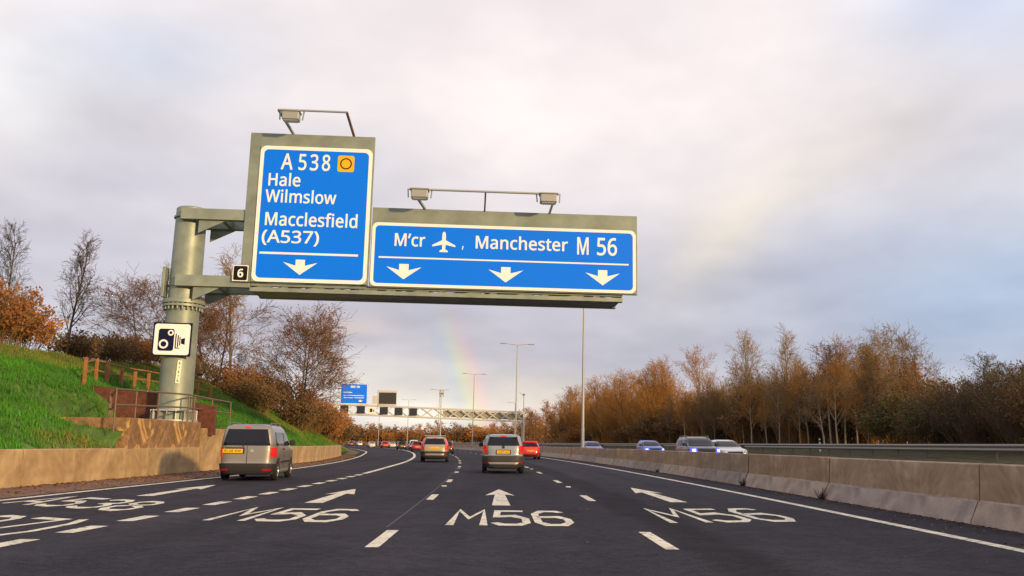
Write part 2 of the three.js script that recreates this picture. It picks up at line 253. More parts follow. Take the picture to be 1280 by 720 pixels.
function roadArrow(x, s0, s1, lean = 0) {
  const sh = (hw, t) => [hw, t], pts = [sh(0.19, 0), sh(0.125, 0.62), sh(0.36, 0.56), sh(0.02, 1), sh(-0.02, 1), sh(-0.36, 0.56), sh(-0.125, 0.62), sh(-0.19, 0)];
  const shape = new THREE.Shape(pts.map(([a, t]) => new THREE.Vector2(a + x + lean * t + cx(mix(s0, s1, t)), mix(s0, s1, t)))); const g = new THREE.ShapeGeometry(shape).rotateX(-Math.PI / 2).translate(0, PY, 0); part(road, 'direction_arrow', g, M.paint);
}
roadArrow(-0.04, 18.2, 24.4); roadArrow(-3.95, 18.5, 24.0); roadArrow(3.92, 19.7, 26.0, -0.05); roadArrow(-8.2, 20.3, 25.6, -0.05);

// strip of leaf litter between the left edge line and the wall, with a low kerb
{
  const g = meshGrid(3, 60, (u, v) => { const s = mix(-20, 84, v); return V(mix(wallX(s) - 0.05, edgeX(s) - 0.34, u), 0.004 + 0.02 * (1 - u), -s); });
  structure(Object.assign(new THREE.Mesh(g, M.litter), { receiveShadow: true }), 'verge_strip', 'reddish brown strip of leaf litter along the left wall');
}
// ------------------------------------------------------------------ left embankment
const wallTop = s => s > 36.4 && s < 46 ? mix(1.78, 1.0, smooth(40, 46, s)) : 1.0;
function bankH(d, s) { // height over distance behind the wall
  const far = 1 - smooth(78, 135, s), crest = mix(1.4, 4.6 + 1.1 * smooth(42, 60, s), far) + (fbm(s * 0.08, 2, d * 0.1, 3) - 0.5) * 0.6;
  let h = mix(0.3, 0.9, 1 - smooth(80, 86, s)) + Math.min(d * 0.52, crest) - 0.35 * smooth(0.6, 1.0, d * 0.52 / crest) ;
  h += (fbm(s * 0.5, 1, d * 0.6, 3) - 0.5) * 0.28 * smooth(0, 1.5, d);
  const pit = smooth(29.1, 29.5, s) * (1 - smooth(37.0, 37.5, s)) * (1 - smooth(3.4, 4.6, d)); // the levelled pad round the column
  return mix(h, 1.75, pit);
}
const bankP = (d, s) => V(wallX(s) - 0.22 - d, bankH(d, s), -s);
{
  const mk = (n1, n2, f) => meshGrid(n1, n2, f, (u, v, p) => [p.x, p.z + p.y]);
  const g = mk(46, 170, (u, v) => { const s = mix(-15, 150, v), d = (1 - u) ** 1.6 * 60; return bankP(d, s); });
  structure(Object.assign(new THREE.Mesh(g, M.grassGround), { receiveShadow: true }), 'embankment', 'grassy embankment rising behind the left wall');
}
{ // blades of grass on the bank
  const r = rng(991), blades = []; for (let k = 0; k < 7; k++) { const a = r() * 6.3, h = 0.06 + r() * 0.09, lean = 0.1 * r(), w = 0.012; const c = Math.cos(a), s = Math.sin(a), ox = (r() - 0.5) * 0.16, oz = (r() - 0.5) * 0.16; blades.push(ox - w * c, 0, oz - w * s, ox + w * c, 0, oz + w * s, ox + s * lean, h, oz - c * lean); }
  const g = new THREE.BufferGeometry(); g.setAttribute('position', new THREE.Float32BufferAttribute(blades, 3)); g.computeVertexNormals();
  const N = 85000, m = new THREE.InstancedMesh(g, std({ color: 0xffffff, roughness: 0.9, side: THREE.DoubleSide }), N), o = new THREE.Object3D(), c = new THREE.Color();
  for (let i = 0; i < N; i++) { const s = 17 + Math.pow(r(), 1.4) * 85, d = Math.pow(r(), 0.8) * 15; const p = bankP(d, s); if (s > 29.4 && s < 37.4 && d < 3.2) { p.y -= 3; } o.position.copy(p).add(V(0, -0.01, 0)); o.rotation.set((r() - 0.5) * 0.4, r() * 6.3, 0.25 * (r() - 0.5)); const k = 0.8 + r() * 0.9; o.scale.set(k, k * (0.7 + r() * 0.6), k); o.updateMatrix(); m.setMatrixAt(i, o.matrix); const dry = smooth(0.47, 0.66, fbm(s * 0.22, 7, d * 0.35, 4) + 0.12 * smooth(5, 10, d) + 0.2 * smooth(39, 44, s) * smooth(5.5, 8, d)) * 0.9 * r(), lush = 0.55 + 0.85 * fbm(s * 0.5, 3, d * 0.8, 3); c.setRGB(mix(0.055 * lush, 0.26, dry), mix(0.2 * lush, 0.165, dry) * (0.75 + r() * 0.5), mix(0.010, 0.04, dry)); m.setColorAt(i, c); }
  addTop(m, 'grass'); m.castShadow = m.receiveShadow = true; m.userData = { kind: 'stuff', label: 'bright green grass growing on the left embankment', category: 'grass' };
}
{ // fallen leaves on the bank, the strip and along the barrier
  const r = rng(555), g = new THREE.BufferGeometry(); g.setAttribute('position', new THREE.Float32BufferAttribute([-0.05, 0, 0, 0, 0.012, -0.03, 0.05, 0, 0, -0.05, 0, 0, 0.05, 0, 0, 0, 0.015, 0.03], 3)); g.computeVertexNormals();
  const N = 9000, m = new THREE.InstancedMesh(g, std({ color: 0xffffff, roughness: 0.95, side: THREE.DoubleSide }), N), o = new THREE.Object3D(), c = new THREE.Color();
  for (let i = 0; i < N; i++) { const q = i % 3; let p; if (q === 0) { const s = 17 + r() * 60, d = r() * 13; p = bankP(d, s).add(V(0, 0.05, 0)); if (s > 29.4 && s < 37.4 && d < 3.2) p.y = 2.02; } else if (q === 1) { const s = 12 + r() * 68; p = V(mix(wallX(s) + 0.02, edgeX(s) - 0.2, Math.pow(r(), 1.8)), 0.03, -s); } else { const s = 8 + r() * 90; p = P(7.72 - Math.pow(r(), 5) * 1.3, s, 0.006); if (i % 2) p.x -= 9 * (r() - 0.1) * (r() > 0.93 ? 1 : 0); } o.position.copy(p); o.rotation.set((r() - 0.5) * 0.8, r() * 6.3, (r() - 0.5) * 0.8); o.scale.setScalar(q === 2 ? 0.3 + r() * 0.4 : 0.5 + r() * 0.8); o.updateMatrix(); m.setMatrixAt(i, o.matrix); const k = 0.5 + r() * 0.8; c.setRGB(0.22 * k, 0.11 * k, 0.035 * k); m.setColorAt(i, c); }
  addTop(m, 'fallen_leaves'); m.castShadow = m.receiveShadow = true; m.userData = { kind: 'stuff', label: 'brown fallen leaves scattered on the bank and road edges', category: 'leaves' };
}
// retaining wall of cast panels
{
  const t = thing('retaining_wall', 'sunlit tan concrete retaining wall below the grass embankment', 'wall', V(0, 0, 0));
  const cuts = [-15, -8, -1.5, 5, 11, 17, 23.4, 29.4, 36.4, 43, 49.5, 56, 62.5, 69, 75.5, 81];
  for (let k = 0; k < cuts.length - 1; k++) {
    const a = cuts[k] + 0.032, b = cuts[k + 1] - 0.032, n = 6, sec = s => { const x = wallX(s), h = wallTop(s); return [V(x, -0.05, -s), V(x - 0.03, h - 0.03, -s), V(x - 0.06, h, -s), V(x - 0.3, h, -s), V(x - 0.34, -0.05, -s)]; };
    const geos = [meshGrid(4, n, (u, v) => sec(mix(a, b, v))[Math.round(u * 4)])];
    for (const [s, f] of [[a, 0], [b, 1]]) { const q = sec(s), sh = [0, 1, 2, 0, 2, 3, 0, 3, 4], pos = []; for (let i = 0; i < 9; i += 3) for (const j of f ? [0, 1, 2] : [0, 2, 1]) pos.push(...q[sh[i + j]].toArray()); const g = new THREE.BufferGeometry(); g.setAttribute('position', new THREE.Float32BufferAttribute(pos, 3)); g.computeVertexNormals(); geos.push(g); }
    const g = mergeGeometries(geos.map(q => uvBox(q))); g.computeVertexNormals(); part(t, 'wall_panel', g, M.wall);
  }
}
// plinth of the sign column and its brick wings
{
  const z0 = 29.45, z1 = 36.2, pl = thing('concrete_plinth', 'brown weathered concrete plinth with yellow patches under the sign column', 'plinth', V(-14.6, 0, -(z0 + z1) / 2));
  const sh = new THREE.Shape([[-(z1 - z0) / 2, 0.8], [(z1 - z0) / 2, 0.8], [(z1 - z0) / 2, 1.98], [-(z1 - z0) / 2, 1.98]].map(q => new THREE.Vector2(...q)));
  const g = new THREE.ExtrudeGeometry(sh, { depth: 2.9, bevelEnabled: true, bevelSize: 0.03, bevelThickness: 0.03, bevelSegments: 2 }).rotateY(-Math.PI / 2).translate(1.73 + 0.0, 0, 0);
  part(pl, 'block', uvBox(g), M.plinth);
  const w = thing('brick_retaining_wall', 'low reddish brown brick wall behind the sign column', 'wall', V(-15.9, 1.5, -37.1));
  part(w, 'wall_face', uvBox(new THREE.ExtrudeGeometry(new THREE.Shape([[-1.9, 0], [1.8, 0], [1.8, 1.62], [-1.9, 2.05]].map(q => new THREE.Vector2(...q))), { depth: 0.3, bevelEnabled: false })), M.rustBrick);
  part(w, 'wing', uvBox(new THREE.ExtrudeGeometry(new THREE.Shape([[1.82, 0], [3.35, 0], [3.35, 1.2], [1.82, 1.5]].map(q => new THREE.Vector2(...q))), { depth: 0.28, bevelEnabled: false }).translate(0, 0, -0.1)), M.rustBrick);
}
// hand rail round the platform
{
  const t = thing('handrail', 'brown tubular metal handrail round the base of the sign column', 'handrail', V(-13.1, 1.9, -34));
  const W = (x, y, s) => V(x + 13.1, y - 1.9, -s + 34), top = [[-13.0, 2.92, 28.6], [-13.05, 3.1, 35.2], [-13.2, 3.05, 41.0]];
  for (const dy of [0, -0.52]) { for (let k = 0; k < 2; k++) part(t, 'rail', rod(W(...top[k]).add(V(0, dy, 0)), W(...top[k + 1]).add(V(0, dy, 0)), 0.032), M.rail); part(t, 'rail', rod(W(-13.0, 2.92 + dy, 28.6), W(-16.0, 2.98 + dy, 34.8), 0.03), M.rail); part(t, 'rail', rod(W(-13.2, 3.05 + dy, 41.0), W(-15.3, 3.3 + dy, 42.2), 0.03), M.rail); }
  for (const [x, y, s, h] of [[-13.0, 2.92, 28.6, 1.4], [-13.02, 2.98, 30.2, 1.05], [-13.04, 3.03, 32.2, 1.05], [-13.05, 3.1, 35.2, 1.15], [-13.07, 3.1, 35.9, 1.3], [-13.12, 3.08, 38.2, 1.4], [-13.2, 3.05, 41.0, 1.6], [-14.3, 2.95, 31.0, 1.0], [-15.3, 3.3, 42.2, 1.2], [-16, 2.98, 34.8, 1.1]]) part(t, 'post', rod(W(x, y - h, s), W(x, y, s), 0.03), M.rail);
}
// timber fence on the bank
{
  // where the sight line to each post meets the bank
  const meet = (px, py) => { for (let s = 30; s < 90; s += 0.2) { const x = (px - 641.5) / 1078 * s * 1.0, d = wallX(s) - 0.22 - x; if (d > 0 && bankH(d, s) >= EYE + (550.5 - py) / 1078 * s) return bankP(d, s); } return bankP(5, 60); };
  const base = [[110, 484], [124, 478], [138, 481], [156, 484], [173, 487], [190, 490], [252, 497], [268, 500]].map(q => meet(...q));
  const t = thing('timber_fence', 'weathered timber post and rail fence on the grass embankment', 'fence', base[0].clone());
  base.forEach((p, i) => { const q = p.clone().sub(base[0]); const h = Math.min(1.35, [35, 26, 25, 22, 20, 19, 18, 17][i] / 1078 * -p.z) + (i % 3) * 0.04; part(t, 'post', uvBox(rbox(0.13, h + 0.3, 0.12, 0.015, q.x, q.y + h / 2 - 0.15, q.z)), M.timber); if (i) { const a = base[i - 1].clone().sub(base[0]), n = 1; for (const dy of [0.5, 0.95]) part(t, 'rail', uvBox(bar(a.clone().add(V(-0.1, dy, 0)), q.clone().add(V(-0.1, dy, 0)), 0.03, 0.05)), M.timber); } });
}
// ------------------------------------------------------------------ median barrier, far carriageway, right verge
{
  const t = thing('concrete_barrier', 'long concrete median barrier with a paler sloped foot', 'barrier', P(8.1, 0));
  const o = t.position, cuts = []; for (let s = -11.5; s < 250; s += 6.55) cuts.push(s);
  const up = [[-0.17, 0.40], [-0.125, 0.97], [-0.10, 1.0], [0.10, 1.0], [0.125, 0.97], [0.17, 0.40]], lo = [[-0.36, -0.02], [-0.34, 0.07], [-0.2, 0.37], [-0.17, 0.40], [0.17, 0.40], [0.2, 0.37], [0.34, 0.07], [0.36, -0.02]];
  const ends = (prof, at) => { const pos = []; for (let i = 1; i < prof.length - 1; i++) for (const j of [0, i, i + 1]) pos.push(...at(prof[j]).toArray()); const g = new THREE.BufferGeometry(); g.setAttribute('position', new THREE.Float32BufferAttribute(pos, 3)); g.computeVertexNormals(); return uvBox(g); };
  const jit = rng(8);
  for (let k = 0; k < cuts.length - 1; k++) {
    const j = (jit() - 0.5) * 0.05, jy = (jit() - 0.5) * 0.03, a = cuts[k] + 0.025, b = cuts[k + 1] - 0.025, mk = prof => { const f = (q, s) => P(8.1 + q[0] + j, s, q[1] + jy).sub(o); const side = uvBox(meshGrid(prof.length - 1, 3, (u, v) => f(prof[Math.round(u * (prof.length - 1))], mix(a, b, v)))); return mergeGeometries([side, ends(prof, q => f(q, a)), ends(prof, q => f(q, b))]); };
    const seg = part(t, 'barrier_segment', mk(up), M.barrierTones[Math.floor(jit() * 4)]); part(seg, 'foot', mk(lo), M.footTones[Math.floor(jit() * 3)]);
  }
}
{ // weeds in the joints of the barrier
  const wm = std({ color: rgb(0.05, 0.035, 0.02), roughness: 1, side: THREE.DoubleSide });
  [[21.2, 0.28], [27.75, 0.26], [40.9, 0.18]].forEach(([s, h], k) => {
    const r = rng(400 + k), list = []; for (let i = 0; i < 26; i++) { const a = r() * 6.3, q = V(Math.cos(a) * 0.2 * r(), h * (0.4 + r() * 0.6), Math.sin(a) * 0.3 * r()); list.push(rod(V(q.x * 0.2, 0, q.z * 0.2), q, 0.011, 0.004, 3)); }
    const w = addTop(new THREE.Mesh(merge(list), wm), 'weed'); w.position.copy(P(7.7, s - 0.05, 0)); w.castShadow = true; tag(w, 'dry brown weed growing at a joint of the median barrier', 'weed', 'weeds along the median barrier');
  });
}
const vergeH = off => off < 22.6 ? 0.38 : 0.38 + 0.3 * smooth(22.6, 24.4, off) + 0.8 * smooth(24.4, 32, off);
{
  const g = meshGrid(22, 150, (u, v) => { const s = mix(-30, 420, v), off = 22.6 + u * u * 80; return P(off, s, vergeH(off) - 0.02 + (fbm(off * 0.4, 0, s * 0.3, 3) - 0.5) * 0.25 * smooth(24.8, 27, off)); }, (u, v, p) => [p.x, p.z]);
  structure(Object.assign(new THREE.Mesh(g, M.verge), { receiveShadow: true }), 'verge', 'dark grass and leaf verge in front of the wood');
}
{ // steel beam guard rail
  const t = thing('guard_rail', 'long steel beam guard rail in front of the wood', 'guard rail', P(24.5, 20, 0.7)), o = t.position;
  const prof = [[0, 0.36], [-0.06, 0.42], [-0.06, 0.48], [0, 0.53], [0, 0.57], [-0.06, 0.62], [-0.06, 0.68], [0, 0.74]];
  const side = d => meshGrid(7, 110, (u, v) => { const q = prof[Math.round(u * 7)]; return P(24.5 + q[0] + d, mix(-5, 330, v), 0.7 + q[1] * 1.0).sub(o); });
  part(t, 'beam', mergeGeometries([side(0), side(0.02)]), M.railSteel);
  for (let k = 0; k < 60; k++) { const p = P(24.62, -3 + k * 3.2, 0.7).sub(o); part(t, 'post', box(0.07, 0.9, 0.11, p.x, 0.22, p.z), M.railPost); }
  const m = thing('marker_post', 'small white marker post behind the guard rail', 'marker post', P(26.2, 66, 0.85));
  part(m, 'stake', rbox(0.12, 1.0, 0.05, 0.015, 0, 0.5, 0), std({ color: rgb(0.75, 0.75, 0.72), roughness: 0.6 })); part(m, 'band', box(0.124, 0.14, 0.056, 0, 0.82, 0), M.black);
}
// ------------------------------------------------------------------ lettering on a canvas
function canvasTex(w, h, draw) { const c = document.createElement('canvas'); c.width = w; c.height = h; const x = c.getContext('2d'); draw(x, w, h); const t = new THREE.CanvasTexture(c); t.colorSpace = THREE.SRGBColorSpace; t.anisotropy = 8; return t; }
function fitText(x, str, x0, x1, top, base, weight = 'bold') { // capital height from top to base, squeezed to the given width
  const cap = base - top, size = cap / 0.72; x.save(); x.font = `${size}px sans-serif`; x.lineWidth = cap * 0.035; x.strokeStyle = x.fillStyle; x.lineJoin = 'round'; x.textBaseline = 'alphabetic'; const w = x.measureText(str).width; x.translate(x0, base); x.scale((x1 - x0) / w, 1); x.fillText(str, 0, 0); x.strokeText(str, 0, 0); x.restore();
}
const poly = (x, pts) => { x.beginPath(); pts.forEach(([a, b], i) => i ? x.lineTo(a, b) : x.moveTo(a, b)); x.closePath(); x.fill(); };
function rr(x, a, b, w, h, r) { x.beginPath(); x.moveTo(a + r, b); x.arcTo(a + w, b, a + w, b + h, r); x.arcTo(a + w, b + h, a, b + h, r); x.arcTo(a, b + h, a, b, r); x.arcTo(a, b, a + w, b, r); x.closePath(); x.fill(); }
const BLUE = '#0078ff', WHITE = '#f4f2ec';
function signFace(x, w, h, border, r) { x.fillStyle = '#979a8a'; x.fillRect(0, 0, w, h); x.fillStyle = WHITE; rr(x, 0, 0, w, h, r); x.fillStyle = BLUE; rr(x, border, border, w - 2 * border, h - 2 * border, r * 0.7); x.fillStyle = WHITE; }
const downArrow = (x, cx, hw, t, b) => { const H = b - t, a = hw * 0.27; poly(x, [[cx - a, t], [cx + a, t], [cx + a, t + H * 0.4], [cx + hw, t + H * 0.18], [cx, b], [cx - hw, t + H * 0.18], [cx - a, t + H * 0.4]]); };
const exitSignTex = canvasTex(1024, 1270, (x, w, h) => {
  signFace(x, w, h, 34, 60); const U = u => u * w, Vv = v => v * h;
  fitText(x, 'A', U(0.19), U(0.29), Vv(0.055), Vv(0.172)); [...'538'].forEach((c, i) => fitText(x, c, U(0.335 + i * 0.105), U(0.42 + i * 0.105), Vv(0.055), Vv(0.172)));
  x.fillStyle = '#f6b62a'; rr(x, U(0.69), Vv(0.055), U(0.148), Vv(0.122), 20); x.strokeStyle = '#4a2b08'; x.lineWidth = 13; x.beginPath(); x.arc(U(0.764), Vv(0.116), U(0.047), 0, 7); x.stroke(); x.fillStyle = WHITE;
  fitText(x, 'Hale', U(0.075), U(0.375), Vv(0.207), Vv(0.297)); fitText(x, 'Wilmslow', U(0.07), U(0.695), Vv(0.33), Vv(0.42)); fitText(x, 'Macclesfield', U(0.07), U(0.905), Vv(0.497), Vv(0.59)); fitText(x, '(A537)', U(0.06), U(0.57), Vv(0.627), Vv(0.715));
  x.fillRect(U(0.055), Vv(0.785), U(0.86), Vv(0.015)); downArrow(x, U(0.415), U(0.15), Vv(0.835), Vv(0.945));
});
const mainSignTex = canvasTex(2048, 512, (x, w, h) => {
  signFace(x, w, h, 24, 46); const U = u => u * w, Vv = v => v * h;
  fitText(x, 'M\u2019cr', U(0.08), U(0.2), Vv(0.165), Vv(0.36)); fitText(x, ',', U(0.338), U(0.346), Vv(0.2), Vv(0.36)); fitText(x, 'Manchester', U(0.384), U(0.74), Vv(0.165), Vv(0.36)); fitText(x, 'M', U(0.77), U(0.824), Vv(0.135), Vv(0.405)); fitText(x, '56', U(0.847), U(0.93), Vv(0.135), Vv(0.405));
  const ax = U(0.27), A = (a, b) => [ax + a * U(0.0435), mix(Vv(0.115), Vv(0.44), b)]; // aircraft symbol
  poly(x, [A(0, 0), A(0.12, 0.05), A(0.16, 0.18), A(0.16, 0.42), A(1, 0.66), A(1, 0.74), A(0.16, 0.64), A(0.13, 0.86), A(0.36, 0.94), A(0.36, 1), A(-0.36, 1), A(-0.36, 0.94), A(-0.13, 0.86), A(-0.16, 0.64), A(-1, 0.74), A(-1, 0.66), A(-0.16, 0.42), A(-0.16, 0.18), A(-0.12, 0.05)]);
  x.fillRect(U(0.028), Vv(0.535), U(0.944), Vv(0.024)); for (const u of [0.124, 0.506, 0.873]) downArrow(x, U(u), U(0.066), Vv(0.645), Vv(0.885));
});
const signMat = t => new THREE.MeshPhysicalMaterial({ map: t, roughness: 0.5, specularIntensity: 0.35 });
function face(w, h) { const g = new THREE.PlaneGeometry(w, h); return g; }
// the cantilever gantry: a frame of reference standing in the plane of its signs
const GO = V(-13.6, 2.0, -35.3), GYAW = 3 * D2R, GLEAN = -0.7 * D2R;
function gantryThing(name, label, cat) { const g = thing(name, label, cat, GO); g.rotation.order = 'YXZ'; g.rotation.set(0, GYAW, GLEAN); return g; }
{
  const t = gantryThing('cantilever_gantry', 'tall grey steel column carrying a cantilever arm over the road', 'gantry'), Y = y => y - 2.0, cxo = -0.38, cz = -1.0;
  const col = part(t, 'column', uvBox(merge([new THREE.CylinderGeometry(0.665, 0.695, 4.95, 40).translate(cxo, Y(4.5), cz), new THREE.CylinderGeometry(0.63, 0.66, 4.15, 40).translate(cxo, Y(9.03), cz), new THREE.CylinderGeometry(0.60, 0.632, 0.05, 40).translate(cxo, Y(11.12), cz)])), M.steel);
  col.geometry = (() => { const a = new THREE.CylinderGeometry(0.665, 0.695, 4.95, 40).translate(cxo, Y(4.5), cz), b = new THREE.CylinderGeometry(0.63, 0.66, 4.15, 40).translate(cxo, Y(9.03), cz), c = new THREE.CylinderGeometry(0.58, 0.63, 0.06, 40).translate(cxo, Y(11.13), cz); for (const g of [a, b, c]) { const uv = g.attributes.uv; for (let i = 0; i < uv.count; i++) uv.setXY(i, uv.getX(i) * 4.2, uv.getY(i) * 5); } return merge([a, b, c]); })();
  part(t, 'flange', new THREE.CylinderGeometry(0.86, 0.86, 0.16, 40).translate(cxo, Y(7.03), cz), M.steel);
  part(t, 'flange', new THREE.CylinderGeometry(0.84, 0.84, 0.1, 40).translate(cxo, Y(6.86), cz), M.steel);
  for (let k = 0; k < 24; k++) { const a = k / 24 * 6.283, x = cxo + Math.cos(a) * 0.77, z = cz + Math.sin(a) * 0.77; part(t, 'bolt', new THREE.CylinderGeometry(0.045, 0.045, 0.46, 6).translate(x, Y(6.9), z), M.steel); }
  for (const y of [7.72, 10.72]) part(t, 'collar', new THREE.CylinderGeometry(0.70, 0.70, 0.07, 40).translate(cxo, Y(y), cz), M.steel);
  part(t, 'base_plate', new THREE.CylinderGeometry(0.98, 0.98, 0.09, 40).translate(cxo, Y(2.06), cz), M.galv);
  part(t, 'base_ring', new THREE.CylinderGeometry(0.86, 0.9, 0.06, 40).translate(cxo, Y(2.48), cz), M.galv);
  for (let k = 0; k < 16; k++) { const a = k / 16 * 6.283; part(t, 'gusset', box(0.26, 0.42, 0.035).translate(0.79, Y(2.3), 0).rotateY(a).translate(cxo, 0, cz), M.galv); }
  // two frames: short upper pair of arms, long lower pair
  const arm = (y0, y1, x0, x1, z, n) => part(t, n, uvBox(rbox(x1 - x0, y1 - y0, 0.3, 0.02, (x0 + x1) / 2, Y((y0 + y1) / 2), z)), M.steel);
  arm(7.62, 8.1, -0.55, 2.55, -0.25, 'arm_beam'); arm(7.62, 8.1, -0.55, 2.55, -1.95, 'arm_beam'); for (const z of [-0.25, -1.95]) part(t, 'lattice_beam', uvBox(merge([rbox(15.75, 0.18, 0.3, 0.02, 10.43, Y(7.56), z), rbox(15.75, 0.14, 0.2, 0.02, 10.43, Y(7.78), z)])), M.steel); for (let k = 0; k < 14; k++) for (const z of [-0.25, -1.95]) part(t, 'lattice_brace', bar(V(2.7 + k * 1.1, Y(7.6), z), V(2.7 + k * 1.1 + (k % 2 ? 0.3 : 0.75), Y(7.74), z), 0.12), M.steel); arm(10.5, 10.98, -0.55, 18.3 - 11.2, -0.25, 'arm_beam'); arm(10.5, 10.98, -0.55, 7.1, -1.95, 'arm_beam');
  for (const y of [7.82, 10.7]) { const xe = y < 9 ? 18.3 : 7.1; for (let x = 1.2; x <= xe + 0.01; x += (xe - 1.2) / (y < 9 ? 9 : 3)) part(t, 'cross_member', uvBox(box(0.2, 0.3, 1.4, x - 0.1, Y(y), -1.1)), M.steel); const nb = y < 9 ? 9 : 3, st = (xe - 1.2) / nb; for (let k = 0; k < nb; k++) { const a = V(1.2 + k * st, Y(y), -0.42), b = V(1.2 + (k + 1) * st - 0.2, Y(y), -1.78); if (k % 2) [a.z, b.z] = [b.z, a.z]; part(t, 'brace', bar(a, b, 0.13), M.steel); } }
  for (const x of [2.4, 4.8, 7.0]) for (const z of [-0.25, -1.95]) part(t, 'upright', uvBox(box(0.22, 2.38, 0.22, x, Y(9.3), z)), M.steel);
  for (const z of [-0.25, -1.95]) for (const [y, s] of [[7.6, -1], [10.48, -1]]) part(t, 'bracket', new THREE.ExtrudeGeometry(new THREE.Shape([[0, 0], [1.1, 0], [0, -0.55]].map(q => new THREE.Vector2(...q))), { depth: 0.05, bevelEnabled: false }).translate(0.2, Y(y), z - 0.02), M.steel);
  part(t, 'junction_box', rbox(0.12, 1.3, 0.5, 0.02, -1.16, Y(7.85), -0.75), M.steel);
  part(t, 'walkway', box(15.6, 0.05, 1.3, 10.4, Y(7.52), -1.1), M.steel);
  const np = part(t, 'number_plate', rbox(0.17, 0.95, 0.012, 0.004, 0, 0, 0), std({ map: canvasTex(64, 360, (x, w, h) => { x.fillStyle = '#f1ecc9'; x.fillRect(0, 0, w, h); x.fillStyle = '#222'; x.font = 'bold 56px sans-serif'; x.textAlign = 'center'; [...'8187B'].forEach((c, i) => x.fillText(c, w / 2, 66 + i * 68)); }), roughness: 0.6 }));
  np.position.set(cxo + 0.26, Y(4.05), cz + 0.68); np.rotation.y = 0.36; np.rotation.z = -0.03;
  const lp = part(t, 'lane_plate', rbox(0.66, 0.7, 0.03, 0.01, 2.17, Y(8.2), 0.03), M.backing);
  part(lp, 'plate_print', face(0.64, 0.68).translate(2.17, Y(8.2), 0.049), signMat(canvasTex(256, 272, (x, w, h) => { x.fillStyle = '#f2efe2'; x.fillRect(0, 0, w, h); x.fillStyle = '#14161c'; rr(x, 14, 14, w - 28, h - 28, 26); x.fillStyle = '#f4f2ea'; x.font = 'bold 200px sans-serif'; x.textAlign = 'center'; x.fillText('6', w / 2, 206); })));
}
function lampUnit(t, x, y, z) { // a floodlight on a bracket, aimed back at the sign
  const g = group(t, 'floodlight');
  part(g, 'housing', uvBox(merge([rbox(0.7, 0.36, 0.46, 0.05, x, y - 0.23, z), rbox(0.78, 0.06, 0.52, 0.02, x, y - 0.03, z)])), M.lampHead); part(g, 'lens', box(0.56, 0.03, 0.32, x, y - 0.42, z), std({ color: rgb(0.62, 0.6, 0.5), roughness: 0.3 })); part(g, 'yoke', merge([bar(V(x - 0.47, y - 0.36, z), V(x - 0.5, y + 0.04, z - 0.1), 0.05), bar(V(x + 0.47, y - 0.36, z), V(x + 0.5, y + 0.04, z - 0.1), 0.05)]), M.steel);
}
{
  const s = gantryThing('direction_sign', 'tall blue sign for the A538 exit with a grey frame', 'road sign'), Y = y => y - 2;
  part(s, 'backing_panel', uvBox(rbox(5.32, 6.55, 0.14, 0.02, 4.81, Y(11.12), -0.07)), M.backing);
  part(s, 'sign_plate', uvBox(rbox(4.8, 5.96, 0.05, 0.02, 5.02, Y(10.84), 0.027)), M.backing);
  part(s, 'sign_print', face(4.78, 5.94).translate(5.02, Y(10.84), 0.0555), signMat(exitSignTex));
  const L = s2 => V(s2 < 0 ? 3.95 : 6.55, Y(14.4), -0.05), Tt = s2 => V(s2 < 0 ? 3.5 : 6.35, Y(15.05), 1.1);
  for (const q of [-1, 1]) part(s, 'lamp_arm', bar(L(q), Tt(q), 0.09), q < 0 ? M.steel : M.rail);
  part(s, 'lamp_bar', rod(Tt(-1), Tt(1), 0.05), M.galv); lampUnit(s, 4.05, Y(14.98), 1.1);
}
{
  const s = gantryThing('direction_sign', 'wide blue sign for Manchester and the M56 over three lanes', 'road sign'), Y = y => y - 2;
  part(s, 'backing_panel', uvBox(rbox(11.4, 3.48, 0.14, 0.02, 13.22, Y(9.52), -0.09)), M.backing);
  part(s, 'sign_plate', uvBox(rbox(11.32, 2.78, 0.05, 0.02, 13.2, Y(9.21), 0.007)), M.backing);
  part(s, 'sign_print', face(11.3, 2.76).translate(13.2, Y(9.21), 0.0355), signMat(mainSignTex));
  part(s, 'lamp_arm', bar(V(12.3, Y(11.25), -0.05), V(12.3, Y(11.82), 1.0), 0.07), M.rail); part(s, 'lamp_arm', bar(V(9.75, Y(11.25), -0.05), V(9.2, Y(11.8), 1.0), 0.09), M.steel); part(s, 'lamp_arm', bar(V(15.1, Y(11.25), -0.05), V(15.25, Y(11.78), 1.0), 0.08), M.steel);
  part(s, 'lamp_bar', rod(V(9.1, Y(11.82), 1.0), V(15.4, Y(11.82), 1.0), 0.05), M.galv); lampUnit(s, 9.55, Y(11.82), 1.0); lampUnit(s, 14.95, Y(11.82), 1.0);
}
